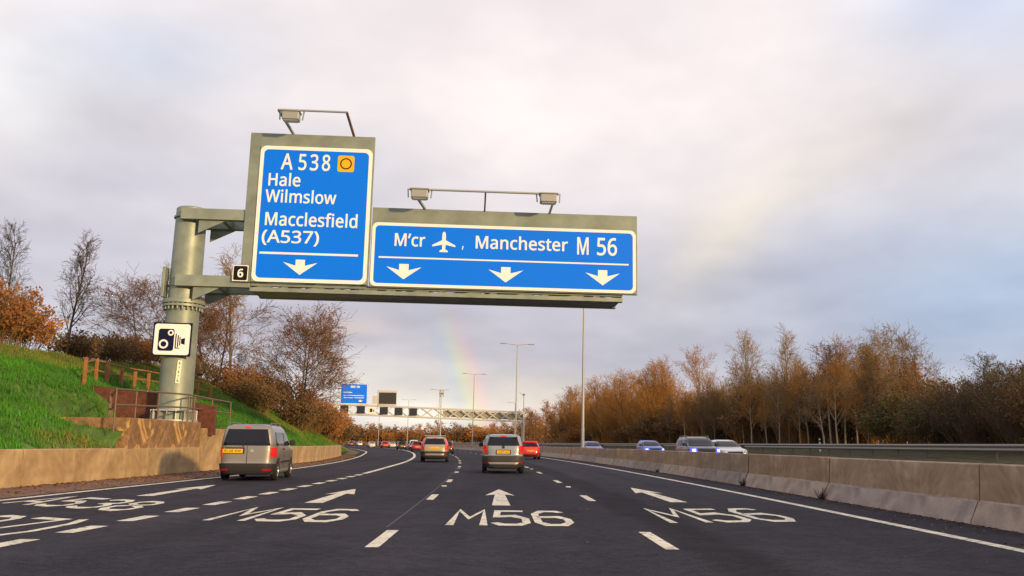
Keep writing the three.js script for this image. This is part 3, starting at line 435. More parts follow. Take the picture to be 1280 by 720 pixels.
{ // camera sign on the column
  const s = gantryThing('camera_sign', 'square white speed camera sign on the grey sign column', 'road sign'), cy = 5.37 - 2, cxs = -0.46, z = -0.2;
  part(s, 'plate', uvBox(rbox(1.58, 1.4, 0.05, 0.02, cxs, cy, z)), std({ color: rgb(0.02, 0.02, 0.08), roughness: 0.5 }));
  part(s, 'bracket', merge([box(0.9, 0.12, 0.2, cxs, cy + 0.4, z - 0.1), box(0.9, 0.12, 0.2, cxs, cy - 0.4, z - 0.1)]), M.steel);
  part(s, 'sign_print', face(1.57, 1.39).translate(cxs, cy, z + 0.0285), signMat(canvasTex(512, 454, (x, w, h) => {
    x.fillStyle = '#15173a'; x.fillRect(0, 0, w, h); x.fillStyle = '#f7f5ef'; rr(x, 20, 18, w - 40, h - 36, 34); x.fillStyle = '#15173a'; rr(x, 74, 84, 210, 300, 34);
    x.fillStyle = '#f7f5ef'; const ring = (a, b, r, k) => { x.fillStyle = '#f7f5ef'; x.beginPath(); x.arc(a, b, r, 0, 7); x.fill(); x.fillStyle = '#15173a'; x.beginPath(); x.arc(a, b, k, 0, 7); x.fill(); }; ring(150, 292, 62, 38); ring(236, 138, 40, 20);
    x.fillStyle = '#15173a'; x.fillRect(300, 150, 16, 196); x.fillRect(330, 168, 16, 160); x.fillRect(300, 336, 60, 14); x.fillRect(356, 190, 14, 116); poly(x, [[378, 218], [430, 204], [430, 296], [378, 282]]);
  })));
}
// ------------------------------------------------------------------ lamp posts
M.post = std({ color: rgb(0.40, 0.40, 0.37), roughness: 0.55, metalness: 0.35 });
const LEAN = -0.9 * D2R;
function lampPost(name, label, pos, H, arms, turn, grp) {
  const t = thing(name, label, 'lamp post', pos, turn, grp); t.rotation.order = 'YXZ'; t.rotation.z = LEAN;
  part(t, 'pole', merge([rod(V(0, 0, 0), V(0, 1.6, 0), 0.14, 0.14, 12), rod(V(0, 1.6, 0), V(0, H, 0), 0.12, 0.06, 12)]), M.post);
  part(t, 'access_door', box(0.12, 0.7, 0.03, 0, 1.0, 0.135), M.galv);
  for (const a of arms) { const e = V(a, H + 0.12, 0); const ar = part(t, 'arm', rod(V(0, H - 0.05, 0), e, 0.045, 0.04, 8), M.post); part(ar, 'lamp_head', rbox(0.85, 0.13, 0.3, 0.05, a + Math.sign(a) * 0.3, H + 0.12, 0), M.lampHead); }
  return t;
}
lampPost('lamp_post', 'tall grey lamp post in the median behind the blue signs', P(8.15, 69, 0.9), 14.1, [-1.7, 1.7], heading(69));
[120, 173, 226, 279, 332, 385].forEach((s, i) => lampPost('lamp_post', ['grey double armed lamp post in the median above the silver car', 'grey double armed lamp post in the median below the rainbow'][i] ?? 'distant double armed lamp post in the bend of the median', P(8.15, s, 0), 15, [-1.7, 1.7], heading(s), 'median lamp posts'));
lampPost('lamp_post', 'single armed lamp post in front of the orange trees', P(31, 235, 0.5), 12, [-1.5], heading(235));
// masts far off
function mast(label, pos, H, head) { const t = thing('mast', label, 'mast', pos); part(t, 'pole', rod(V(0, 0, 0), V(0, H, 0), 0.22, 0.14, 8), M.post); if (head) { for (const a of [0, 2.1, 4.2]) part(t, 'antenna', rbox(0.45, 2.6, 0.35, 0.05, Math.cos(a) * 0.75, H - 1.2, Math.sin(a) * 0.75), M.galv); part(t, 'antenna_frame', rod(V(0, H - 1.6, 0), V(0, H - 1.1, 0), 0.8, 0.8, 10), M.steelDark); } else { part(t, 'camera_head', merge([rbox(0.9, 0.5, 0.6, 0.1, 0, H, 0), bar(V(-1.5, H + 0.9, 0), V(0, H - 0.3, 0), 0.1)]), M.steelDark); } }
mast('phone mast with three antennas beyond the far gantry', V(-25.6, 0, -318), 20.5, true);
mast('slim camera mast beyond the far gantry', V(4.4, 0, -300), 18, false);
// ------------------------------------------------------------------ far gantry over both carriageways
{
  const L = V(-43.5, 0, -205), R = V(3.2, 0, -214), span = Math.hypot(R.x - L.x, R.z - L.z), t = thing('lattice_gantry', 'distant pale lattice gantry spanning the motorway', 'gantry', L, Math.atan2(-(R.z - L.z), R.x - L.x)), yb = 7.95, yt = 10.2, drop = -0.028;
  t.rotation.order = 'YXZ'; const yy = (x, y) => y + x * drop;
  M.lattice = std({ color: rgb(0.52, 0.49, 0.43), roughness: 0.6, metalness: 0.2 });
  for (const z of [-0.8, 0.8]) { for (const y of [yb, yt]) part(t, 'chord', bar(V(0, yy(0, y), z), V(span, yy(span, y), z), 0.36, 0.36), M.lattice); const n = 15, st = span / n; for (let k = 0; k < n; k++) { for (const q of [0, 1]) part(t, 'brace', bar(V(k * st + (q ? 0 : st), yy(k * st, yb), z), V(k * st + (q ? st : 0), yy(k * st, yt), z), 0.3, 0.2), M.lattice); } }
  part(t, 'walkway', bar(V(0, yy(0, yb - 0.08), 0), V(span, yy(span, yb - 0.08), 0), 1.5, 0.08), M.lattice);
  part(t, 'mesh_panel', bar(V(span * 0.58, yy(span * 0.58, (yb + yt) / 2), 0), V(span, yy(span, (yb + yt) / 2), 0), 0.05, 1.5), std({ color: rgb(0.30, 0.28, 0.21), roughness: 0.8 }));
  for (const x of [-0.2, span - 0.2]) for (const z of [-0.8, 0.8]) part(t, 'leg', bar(V(x, 0, z), V(x, yy(x, yt), z), 0.42, 0.42), M.lattice);
  const px2x = px => { const u = (px - 640) / 1078; return (u * 205 - L.x) / (1 + u * (9 / 46.7) * 0); };
  [433, 453, 481, 499, 517].forEach(px => { const x = px2x(px) * 1.01, b = part(t, 'lane_signal', rbox(1.9, 1.75, 0.5, 0.08, x, yy(x, 9.05), 1.2), M.black); part(b, 'signal_face', rbox(1.5, 1.35, 0.04, 0.01, x, yy(x, 9.05), 1.46), std({ color: rgb(0.02, 0.02, 0.03), roughness: 0.3 })); });
  { const x = px2x(466.5) * 1.01, b = part(t, 'camera_plate', rbox(1.75, 1.75, 0.1, 0.03, x, yy(x, 9.05), 1.1), std({ color: rgb(0.8, 0.78, 0.66), roughness: 0.5 })); part(b, 'camera_symbol', merge([rbox(0.62, 0.85, 0.02, 0.008, x - 0.2, yy(x, 9.05), 1.165), box(0.22, 0.5, 0.02, x + 0.4, yy(x, 9.0), 1.163)]), M.black); }
  const bs = thing('direction_sign', 'distant blue direction sign standing on the lattice gantry', 'road sign', L.clone().setY(0), t.rotation.y); const bx = px2x(444) * 1.01;
  part(bs, 'sign_plate', rbox(6.4, 4.9, 0.15, 0.03, bx, yy(bx, 12.75), 0.9), M.backing);
  part(bs, 'sign_print', face(6.3, 4.8).translate(bx, yy(bx, 12.75), 0.982), signMat(canvasTex(512, 390, (x, w, h) => { signFace(x, w, h, 10, 20); x.fillStyle = 'rgba(240,244,255,0.8)'; x.fillRect(190, 40, 90, 40); x.fillRect(300, 40, 60, 40); x.fillRect(60, 160, 160, 20); x.fillRect(60, 220, 390, 16); x.fillRect(60, 262, 390, 16); x.fillStyle = WHITE; downArrow(x, 380, 56, 310, 352); })));
  part(bs, 'post', merge([box(0.2, 3, 0.2, bx - 2, yy(bx, 10.8), 0.75), box(0.2, 3, 0.2, bx + 2, yy(bx, 10.8), 0.75)]), M.lattice);
  const vs = thing('message_sign', 'dark electronic message sign standing on the lattice gantry', 'message sign', L.clone(), t.rotation.y), vx = px2x(484.5) * 1.01;
  part(vs, 'housing', rbox(4.6, 3.5, 0.6, 0.06, vx, yy(vx, 12.2), 0.9), M.lattice); part(vs, 'screen', rbox(4.1, 2.7, 0.06, 0.02, vx + 0.1, yy(vx, 12.05), 1.21), M.black); part(vs, 'side_cabinet', rbox(1.0, 1.8, 0.4, 0.05, vx - 2.9, yy(vx, 11.7), 0.9), M.lattice); part(vs, 'post', merge([box(0.2, 1.2, 0.2, vx - 1.5, yy(vx, 10.4), 0.75), box(0.2, 1.2, 0.2, vx + 1.5, yy(vx, 10.4), 0.75)]), M.lattice);
}
// ------------------------------------------------------------------ vehicles
const paint = (r, g, b, metal = 0.3) => new THREE.MeshPhysicalMaterial({ color: rgb(r, g, b), roughness: 0.42, metalness: metal, clearcoat: 0.8, clearcoatRoughness: 0.12 });
M.glass = new THREE.MeshPhysicalMaterial({ color: rgb(0.008, 0.01, 0.018), roughness: 0.06, metalness: 0, specularIntensity: 0.7 });
M.plastic = std({ color: rgb(0.02, 0.019, 0.02), roughness: 0.7 });
M.tyre = std({ color: rgb(0.012, 0.012, 0.012), roughness: 0.9 });
M.rim = std({ color: rgb(0.34, 0.33, 0.31), roughness: 0.35, metalness: 0.7 });
M.redLamp = new THREE.MeshPhysicalMaterial({ color: rgb(0.62, 0.012, 0.012), roughness: 0.2, clearcoat: 0.6, emissive: rgb(0.5, 0.02, 0.01), emissiveIntensity: 0.35 });
M.reflector = std({ color: rgb(0.30, 0.012, 0.012), roughness: 0.3 });
M.clearLamp = std({ color: rgb(0.65, 0.65, 0.65), roughness: 0.15, metalness: 0.2 });
M.headOn = std({ color: rgb(0.6, 0.6, 0.7), emissive: rgb(0.62, 0.68, 1.0), emissiveIntensity: 1.6, roughness: 0.3 });
M.headBlue = std({ color: rgb(0.05, 0.05, 0.5), emissive: rgb(0.06, 0.08, 1.0), emissiveIntensity: 1.8, roughness: 0.3 });
M.silverTrim = std({ color: rgb(0.5, 0.5, 0.48), roughness: 0.35, metalness: 0.6 });
const plateTex = (str) => canvasTex(512, 112, (x, w, h) => { x.fillStyle = '#f2b90f'; x.fillRect(0, 0, w, h); x.fillStyle = '#2a2418'; if (str) fitText(x, str, 40, 470, 24, 90); else for (const [a, b] of [[40, 50], [104, 50], [168, 34], [216, 50], [310, 50], [374, 50], [438, 40]]) { x.fillRect(a, 26, 12, 62); x.fillRect(a, 26 + (a % 3) * 22, b, 13); x.fillRect(a + b - 12, 40, 12, 40); } });
M.plate = std({ map: plateTex(), roughness: 0.5 }); M.plateVan = std({ map: plateTex('YL08 KW'), roughness: 0.5 }); M.plateWhite = std({ color: rgb(0.75, 0.75, 0.72), roughness: 0.5 });

class Shell { // a car body: rounded plan outlines stacked by height
  constructor(sections) { this.s = sections; }
  at(y) { const s = this.s; let k = 0; while (k < s.length - 2 && y > s[k + 1][0]) k++; const a = s[k], b = s[k + 1], t = Math.min(1, Math.max(0, (y - a[0]) / (b[0] - a[0]))); return a.map((v, i) => mix(v, b[i], t)); }
  end(sgn, u, y) { const [, hw, zf, zr, n] = this.at(y), zc = (zf + zr) / 2, hl = (zr - zf) / 2, a = Math.min(0.999, Math.abs(u)); return V(u * hw, y, zc + sgn * hl * Math.pow(1 - Math.pow(a, n), 1 / n)); }
  side(sgn, z, y) { const [, hw, zf, zr, n] = this.at(y), zc = (zf + zr) / 2, hl = (zr - zf) / 2, v = Math.min(0.999, Math.abs((z - zc) / hl)); return V(sgn * hw * Math.pow(1 - Math.pow(v, n), 1 / n), y, z); }
  body() {
    const rows = []; const s = this.s; for (let k = 0; k < s.length - 1; k++) for (let q = 0; q < 3; q++) rows.push(mix(s[k][0], s[k + 1][0], q / 3)); rows.push(s[s.length - 1][0]);
    const N = 72, pos = [], idx = [];
    for (const y of rows) { const [, hw, zf, zr, n] = this.at(y), zc = (zf + zr) / 2, hl = (zr - zf) / 2; for (let i = 0; i < N; i++) { const th = (i + 0.5) / N * 2 * Math.PI, c = Math.cos(th), q = Math.sin(th); pos.push(hw * Math.sign(c) * Math.pow(Math.abs(c), 2 / n), y, zc + hl * Math.sign(q) * Math.pow(Math.abs(q), 2 / n)); } }
    for (let j = 0; j < rows.length - 1; j++) for (let i = 0; i < N; i++) { const a = j * N + i, b = j * N + (i + 1) % N, c = a + N, d = b + N; idx.push(a, c, d, a, d, b); }
    const cap = (j, up) => { const c = pos.length / 3, [, , zf, zr] = this.at(rows[j]); pos.push(0, rows[j], (zf + zr) / 2); for (let i = 0; i < N; i++) { const a = j * N + i, b = j * N + (i + 1) % N; if (up) idx.push(a, c, b); else idx.push(a, b, c); } };
    cap(0, false); cap(rows.length - 1, true);
    const g = new THREE.BufferGeometry(); g.setAttribute('position', new THREE.Float32BufferAttribute(pos, 3)); g.setIndex(idx); g.computeVertexNormals(); return g;
  }
  // a panel lying on the shell, with edges; face: 'rear' | 'front' (a = -1..1 across) or 'left' | 'right' (a = metres along)
  panel(f, corners, lift = 0.012, nu = 8, nv = 6) { // corners: [a at bottom left, a at bottom right, a at top left, a at top right, y bottom, y top]
    const [bl, br, tl, tr, y0, y1] = corners, pt = (u, v) => { const y = mix(y0, y1, v), a = mix(mix(bl, br, u), mix(tl, tr, u), v); return f === 'rear' ? this.end(1, a, y) : f === 'front' ? this.end(-1, a, y) : this.side(f === 'right' ? 1 : -1, a, y); };
    const nrm = (u, v) => { const e = 0.01, a = pt(u + e, v).sub(pt(u - e, v)), b = pt(u, v + e).sub(pt(u, v - e)); const n = a.cross(b).normalize(); const out = f === 'rear' ? V(0, 0.2, 1) : f === 'front' ? V(0, 0.2, -1) : V(f === 'right' ? 1 : -1, 0.2, 0); return n.dot(out) < 0 ? n.negate() : n; };
    const U = [-1, ...Array.from({ length: nu + 1 }, (_, i) => i / nu), 2], W = [-1, ...Array.from({ length: nv + 1 }, (_, i) => i / nv), 2];
    const pos = [], uv = [], idx = []; for (const v0 of W) for (const u0 of U) { const u = Math.min(1, Math.max(0, u0)), v = Math.min(1, Math.max(0, v0)), skirt = u0 < 0 || u0 > 1 || v0 < 0 || v0 > 1; const p = pt(u, v).addScaledVector(nrm(u, v), skirt ? -0.02 : lift); pos.push(p.x, p.y, p.z); uv.push(f === 'front' || f === 'left' ? 1 - u : u, v); }
    const w = U.length; for (let j = 0; j < W.length - 1; j++) for (let i = 0; i < w - 1; i++) { const a = j * w + i, b = a + 1, c = a + w, d = c + 1; idx.push(a, b, d, a, d, c); }
    const g = new THREE.BufferGeometry(); g.setAttribute('position', new THREE.Float32BufferAttribute(pos, 3)); g.setAttribute('uv', new THREE.Float32BufferAttribute(uv, 2)); g.setIndex(idx); const fl = g.toNonIndexed(); fl.computeVertexNormals();
    // smooth inside, hard at the rim
    return fl;
  }
}
const evaluator = new Evaluator(); evaluator.attributes = ['position', 'normal']; evaluator.useGroups = false;
const bodyCache = {};
function bodyGeo(key, shell, arches, r) {
  if (bodyCache[key]) return bodyCache[key];
  let a = new Brush(shell.body()); a.updateMatrixWorld();
  for (const z of arches) { const c = new Brush(new THREE.CylinderGeometry(r, r, 3, 28).rotateZ(Math.PI / 2).translate(0, r * 0.88, z)); c.updateMatrixWorld(); a = evaluator.evaluate(a, c, SUBTRACTION); a.updateMatrixWorld(); }
  return bodyCache[key] = a.geometry;
}
const wheelGeo = {};
function wheel(t, x, z, r, w = 0.2) {
  const k = r + '_' + w; if (!wheelGeo[k]) {
    const pts = [[r * 0.64, -w / 2], [r * 0.9, -w / 2], [r * 0.985, -w * 0.36], [r, 0], [r * 0.985, w * 0.36], [r * 0.9, w / 2], [r * 0.64, w / 2]].map(q => new THREE.Vector2(...q)); const ty = new THREE.LatheGeometry(pts, 32).rotateZ(-Math.PI / 2);
    const sp = [new THREE.CylinderGeometry(r * 0.17, r * 0.17, w * 0.5, 16).rotateZ(Math.PI / 2).translate(w * 0.2, 0, 0), new THREE.LatheGeometry([[r * 0.58, w * 0.1], [r * 0.66, w * 0.46], [r * 0.6, w * 0.46], [r * 0.54, w * 0.1]].map(q => new THREE.Vector2(...q)), 32).rotateZ(-Math.PI / 2), new THREE.CylinderGeometry(r * 0.6, r * 0.6, 0.02, 24).rotateZ(Math.PI / 2).translate(-w * 0.1, 0, 0)]; for (let i = 0; i < 5; i++) sp.push(box(w * 0.12, r * 0.58, r * 0.16, w * 0.38, r * 0.32, 0).rotateX(i * 1.2566));
    wheelGeo[k] = [ty, merge(sp)];
  }
  const g = group(t, 'wheel'); g.position.set(x, r, z); if (x < 0) g.rotation.y = Math.PI; part(g, 'tyre', wheelGeo[k][0], M.tyre); part(g, 'rim', wheelGeo[k][1], M.rim); return g;
}
// section: height, half width, front, rear, squareness
const SPEC = {
  van: { wheelbase: [-1.36, 1.32], wr: 0.325, tr: 0.79, arch: 0.39, s: [[0.2, 0.8, -2.1, 2.1, 6.0], [0.3, 0.86, -2.16, 2.17, 6.8], [0.52, 0.885, -2.19, 2.2, 7.6], [0.62, 0.895, -2.18, 2.165, 7.6], [0.95, 0.897, -2.1, 2.15, 8.5], [1.03, 0.89, -1.95, 2.145, 8.5], [1.1, 0.88, -1.35, 2.14, 8.5], [1.2, 0.868, -1.16, 2.13, 9.3], [1.45, 0.82, -0.78, 2.08, 10.2], [1.66, 0.765, -0.47, 2.02, 10.2], [1.75, 0.72, -0.25, 1.95, 7.6], [1.8, 0.62, 0.05, 1.8, 5.1], [1.82, 0.35, 0.35, 1.3, 3.4]] },
  suv: { wheelbase: [-1.3, 1.29], wr: 0.335, tr: 0.79, arch: 0.4, s: [[0.24, 0.78, -2.02, 2.02, 5.0], [0.34, 0.85, -2.08, 2.09, 5.8], [0.55, 0.89, -2.11, 2.11, 5.8], [0.72, 0.895, -2.1, 2.1, 5.8], [0.78, 0.892, -2.08, 2.05, 5.8], [0.98, 0.888, -1.98, 2.03, 6.5], [1.05, 0.882, -1.75, 2.02, 6.5], [1.12, 0.87, -1.15, 2.0, 6.5], [1.2, 0.86, -0.98, 1.98, 6.5], [1.45, 0.785, -0.52, 1.86, 6.5], [1.56, 0.74, -0.25, 1.78, 5.8], [1.63, 0.66, 0.0, 1.66, 4.3], [1.66, 0.4, 0.35, 1.3, 2.9]] },
  estate: { wheelbase: [-1.4, 1.4], wr: 0.35, tr: 0.82, arch: 0.41, s: [[0.24, 0.8, -2.25, 2.2, 5.5], [0.34, 0.88, -2.32, 2.29, 6.2], [0.55, 0.93, -2.35, 2.32, 5.5], [0.72, 0.945, -2.33, 2.3, 5.5], [0.95, 0.94, -2.2, 2.24, 5.5], [1.02, 0.935, -1.95, 2.2, 5.5], [1.1, 0.92, -1.2, 2.15, 5.5], [1.2, 0.895, -1.0, 2.1, 5.5], [1.45, 0.79, -0.5, 1.92, 5.5], [1.58, 0.72, -0.2, 1.8, 4.7], [1.65, 0.64, 0.05, 1.66, 3.9], [1.68, 0.4, 0.4, 1.3, 3.1]] },
  hatch: { wheelbase: [-1.27, 1.27], wr: 0.31, tr: 0.77, arch: 0.365, s: [[0.2, 0.76, -1.98, 1.96, 5.1], [0.3, 0.83, -2.05, 2.03, 5.1], [0.5, 0.87, -2.08, 2.07, 5.1], [0.68, 0.88, -2.06, 2.05, 5.1], [0.85, 0.875, -1.95, 2.0, 5.1], [0.93, 0.865, -1.55, 1.97, 5.1], [1.0, 0.85, -1.05, 1.93, 5.1], [1.15, 0.80, -0.78, 1.78, 5.1], [1.32, 0.71, -0.42, 1.6, 5.1], [1.42, 0.63, -0.1, 1.42, 4.2], [1.46, 0.4, 0.25, 1.1, 3.4]] },
  saloon: { wheelbase: [-1.35, 1.35], wr: 0.32, tr: 0.78, arch: 0.375, s: [[0.2, 0.78, -2.2, 2.2, 6], [0.3, 0.85, -2.27, 2.27, 6], [0.5, 0.89, -2.3, 2.3, 6], [0.7, 0.9, -2.28, 2.28, 6], [0.84, 0.895, -2.15, 2.24, 6], [0.93, 0.885, -1.6, 2.1, 6], [0.99, 0.87, -1.1, 1.8, 6], [1.15, 0.80, -0.78, 1.45, 6], [1.32, 0.70, -0.42, 1.1, 5], [1.4, 0.62, -0.1, 0.85, 5], [1.44, 0.4, 0.15, 0.65, 4]] },
};
function makeVehicle(kind, label, category, pos, turn, paintMat, opt = {}) {
  const sp = SPEC[kind], sh = new Shell(sp.s), t = thing(opt.name ?? 'car', label, category, pos, turn, opt.group), pan = (n, f, c, m, l, nu, nv) => part(t, n, sh.panel(f, c, l, nu, nv), m);
  part(t, 'body', bodyGeo(kind, sh, sp.wheelbase, sp.arch), paintMat);
  for (const z of sp.wheelbase) for (const q of [-1, 1]) wheel(t, q * (sp.tr + 0.005), z, sp.wr);
  const top = sp.s[sp.s.length - 1][0], zr = sp.s[1][3]; part(t, 'underbody', merge([box(1.25, 0.16, zr * 1.8, 0, 0.27, 0), box(1.3, 0.1, 0.12, 0, 0.3, sp.wheelbase[1]), rbox(0.5, 0.16, 0.3, 0.04, 0.25, 0.3, zr - 0.35)]), M.black);
  if (kind === 'van') {
    pan('rear_window', 'rear', [-0.84, 0.84, -0.8, 0.8, 1.12, 1.64], M.glass, 0.012, 14, 6); pan('door_seam', 'rear', [0.02, 0.04, 0.02, 0.04, 0.56, 1.1], M.black, 0.004, 1, 4);
    for (const q of [-1, 1]) { pan('tail_light', 'rear', q < 0 ? [-0.985, -0.83, -0.985, -0.84, 0.76, 1.06] : [0.83, 0.985, 0.84, 0.985, 0.76, 1.06], M.redLamp, 0.02, 6, 4); pan('reflector', 'rear', q < 0 ? [-0.86, -0.6, -0.86, -0.62, 0.33, 0.4] : [0.6, 0.86, 0.62, 0.86, 0.33, 0.4], M.reflector, 0.075, 6, 2); }
    const rec = pan('plate_recess', 'rear', [-0.84, -0.06, -0.84, -0.06, 0.86, 1.06], M.plastic, 0.006, 6, 2); pan('number_plate', 'rear', [-0.82, -0.12, -0.82, -0.12, 0.88, 1.01], M.plateVan, 0.03, 6, 2);
    pan('rear_bumper', 'rear', [-0.97, 0.97, -0.97, 0.97, 0.28, 0.54], M.plastic, 0.06, 20, 4); pan('badge', 'rear', [0.13, 0.26, 0.15, 0.24, 0.9, 1.0], M.silverTrim, 0.02, 3, 3); pan('wiper', 'rear', [-0.14, -0.11, -0.05, -0.02, 1.08, 1.42], M.black, 0.03, 1, 4); pan('brake_light', 'rear', [-0.12, 0.12, -0.1, 0.1, 1.67, 1.72], M.redLamp, 0.02, 4, 1);
    for (const f of ['left', 'right']) { pan('side_window', f, [0.35, 1.72, 0.35, 1.66, 1.12, 1.55], M.glass); pan('side_window', f, [-0.95, 0.22, -0.5, 0.22, 1.12, 1.55], M.glass); pan('door_seam', f, [0.27, 0.29, 0.27, 0.29, 0.4, 1.6], M.black, 0.004, 1, 6); pan('door_seam', f, [-0.86, -0.84, -0.86, -0.84, 0.4, 1.1], M.black, 0.004, 1, 4); pan('rub_strip', f, [-0.92, 0.88, -0.92, 0.88, 0.55, 0.62], M.plastic, 0.02, 10, 1); pan('sill', f, [-0.94, 0.9, -0.94, 0.9, 0.24, 0.34], M.silverTrim, 0.012, 10, 2); pan('door_handle', f, [0.34, 0.56, 0.34, 0.56, 0.98, 1.02], M.plastic, 0.035, 3, 1); }
  } else {
    const est = kind === 'estate', suv = kind === 'suv', hat = kind === 'hatch', sal = kind === 'saloon';
    const wy = { estate: [1.16, 1.54], suv: [1.16, 1.52], hatch: [1.02, 1.34], saloon: [1.02, 1.36] }[kind], wf = 0.8;
    pan('rear_window', 'rear', [-wf, wf, -wf * 0.94, wf * 0.94, wy[0], wy[1]], M.glass, 0.012, 12, 6);
    pan('windscreen', 'front', [-0.86, 0.86, -0.8, 0.8, { estate: 1.13, suv: 1.14, hatch: 1.02, saloon: 1.02 }[kind], { estate: 1.56, suv: 1.54, hatch: 1.37, saloon: 1.36 }[kind]], M.glass, 0.012, 12, 6);
    const zz = { estate: [-0.85, 1.75, -0.42, 1.6], suv: [-0.82, 1.7, -0.42, 1.55], hatch: [-0.85, 1.45, -0.4, 1.2], saloon: [-0.9, 1.3, -0.42, 1.0] }[kind], yb = wy[0] - 0.03, yt = wy[1] - 0.06;
    for (const f of ['left', 'right']) { const m0 = mix(zz[0], zz[1], 0.5); pan('side_window', f, [zz[0], m0 - 0.04, zz[2], m0 - 0.04, yb, yt], M.glass); pan('side_window', f, [m0 + 0.04, zz[1], m0 + 0.04, zz[3], yb, yt], M.glass); pan('door_seam', f, [m0 - 0.01, m0 + 0.01, m0 - 0.01, m0 + 0.01, 0.36, yb], M.black, 0.004, 1, 5); pan('sill', f, [-0.85, 0.85, -0.85, 0.85, 0.26, 0.4], M.plastic, 0.012, 8, 2); pan('door_handle', f, [m0 - 0.35, m0 - 0.15, m0 - 0.35, m0 - 0.15, yb - 0.14, yb - 0.1], paintMat, 0.035, 3, 1); }
    const tl = { estate: [0.72, 0.98, 0.84, 0.985, 0.82, 1.16], suv: [0.74, 0.985, 0.76, 0.985, 0.84, 1.17], hatch: [0.66, 0.985, 0.72, 0.985, 0.72, 0.96], saloon: [0.6, 0.985, 0.66, 0.985, 0.68, 0.86] }[kind];
    for (const q of [-1, 1]) { const c = q > 0 ? tl : [-tl[1], -tl[0], -tl[3], -tl[2], tl[4], tl[5]]; pan('tail_light', 'rear', c, M.redLamp, 0.02, 6, 4); if (est) pan('tail_light', 'rear', q > 0 ? [0.84, 0.985, 0.83, 0.98, 1.17, 1.56] : [-0.985, -0.84, -0.98, -0.83, 1.17, 1.56], M.redLamp, 0.02, 5, 6); pan('reflector', 'rear', q > 0 ? [0.66, 0.88, 0.66, 0.88, 0.42, 0.5] : [-0.88, -0.66, -0.88, -0.66, 0.42, 0.5], M.reflector, suv || est ? 0.06 : 0.02, 4, 2); }
    const py = { estate: [0.84, 0.97], suv: [0.83, 0.96], hatch: [0.62, 0.74], saloon: [0.66, 0.78] }[kind];
    pan('number_plate', 'rear', [-0.31, 0.31, -0.31, 0.31, py[0], py[1]], M.plate, 0.03, 4, 2);
    if (suv) { pan('rear_bumper', 'rear', [-0.985, 0.985, -0.985, 0.985, 0.32, 0.72], M.plasticGrey ??= std({ color: rgb(0.035, 0.033, 0.036), roughness: 0.65 }), 0.045, 22, 5); pan('skid_plate', 'rear', [-0.64, 0.64, -0.7, 0.7, 0.4, 0.48], M.silverTrim, 0.07, 12, 2); pan('badge', 'rear', [-0.06, 0.06, -0.06, 0.06, 1.05, 1.15], M.black, 0.03, 4, 4); pan('plate_recess', 'rear', [-0.37, 0.37, -0.35, 0.35, 0.8, 0.99], M.plastic, 0.006, 6, 2); }
    if (est) { pan('rear_bumper', 'rear', [-0.985, 0.985, -0.985, 0.985, 0.3, 0.7], M.plastic, 0.045, 22, 5); pan('skid_plate', 'rear', [-0.62, 0.62, -0.66, 0.66, 0.46, 0.56], M.silverTrim, 0.07, 12, 2); }
    if (hat) { pan('rear_bumper', 'rear', [-0.7, 0.7, -0.75, 0.75, 0.26, 0.42], M.plastic, 0.03, 12, 3); pan('spoiler', 'rear', [-0.85, 0.85, -0.85, 0.85, 1.36, 1.4], paintMat, 0.1, 12, 2); }
    pan('brake_light', 'rear', [-0.16, 0.16, -0.15, 0.15, wy[1] + 0.015, wy[1] + 0.05], M.redLamp, 0.025, 4, 1); pan('wiper', 'rear', [-0.02, 0.01, 0.3, 0.34, wy[0] + 0.02, wy[0] + 0.1], M.black, 0.03, 2, 2); for (const q of [-1, 1]) pan('tailgate_seam', 'rear', [q * 0.735, q * 0.75, q * 0.76, q * 0.775, tl[4] - 0.06, wy[1] + 0.04], M.black, 0.014, 1, 6); pan('tailgate_seam', 'rear', [-0.74, 0.74, -0.74, 0.74, suv || est ? 0.725 : 0.52, suv || est ? 0.74 : 0.535], M.black, 0.006, 10, 1);
    // front
    const hl = { estate: [0.6, 0.95, 0.64, 0.95, 0.72, 0.92], suv: [0.58, 0.95, 0.62, 0.95, 0.76, 0.98], hatch: [0.55, 0.95, 0.6, 0.95, 0.62, 0.8], saloon: [0.55, 0.95, 0.6, 0.95, 0.62, 0.8] }[kind];
    for (const q of [-1, 1]) { pan('headlight', 'front', q > 0 ? hl : [-hl[1], -hl[0], -hl[3], -hl[2], hl[4], hl[5]], opt.lit ? M.headBlue : M.clearLamp, 0.02, 6, 4); if (opt.lit) { const a = 0.68, b = 0.86, c = [a, b, a, b, hl[4] + 0.03, hl[5] - 0.04]; pan('headlight_beam', 'front', q > 0 ? c : [-b, -a, -b, -a, c[4], c[5]], M.headOn, 0.04, 3, 3); } }
    pan('grille', 'front', [-0.48, 0.48, -0.5, 0.5, hl[4] - 0.12, hl[5] - 0.06], M.black, 0.02, 8, 3); pan('front_bumper', 'front', [-0.9, 0.9, -0.9, 0.9, 0.26, 0.44], M.plastic, 0.02, 12, 3); pan('number_plate', 'front', [-0.3, 0.3, -0.3, 0.3, 0.46, 0.57], M.plateWhite, 0.03, 4, 2);
  }
  if (kind === 'van' || kind === 'suv' || kind === 'estate') { const y = top, w = { van: 0.66, suv: 0.64, estate: 0.62 }[kind], z0 = kind === 'van' ? 0.0 : -0.1, z1 = kind === 'van' ? 1.75 : 1.6; for (const q of [-1, 1]) { const rl = part(t, 'roof_rail', rod(V(q * w, y + 0.03, z0), V(q * w, y + 0.02, z1), 0.022), M.steelDark); part(rl, 'rail_foot', merge([z0 + 0.05, (z0 + z1) / 2, z1 - 0.05].map(z => box(0.04, 0.16, 0.08, q * w, y - 0.045, z))), M.steelDark); } }
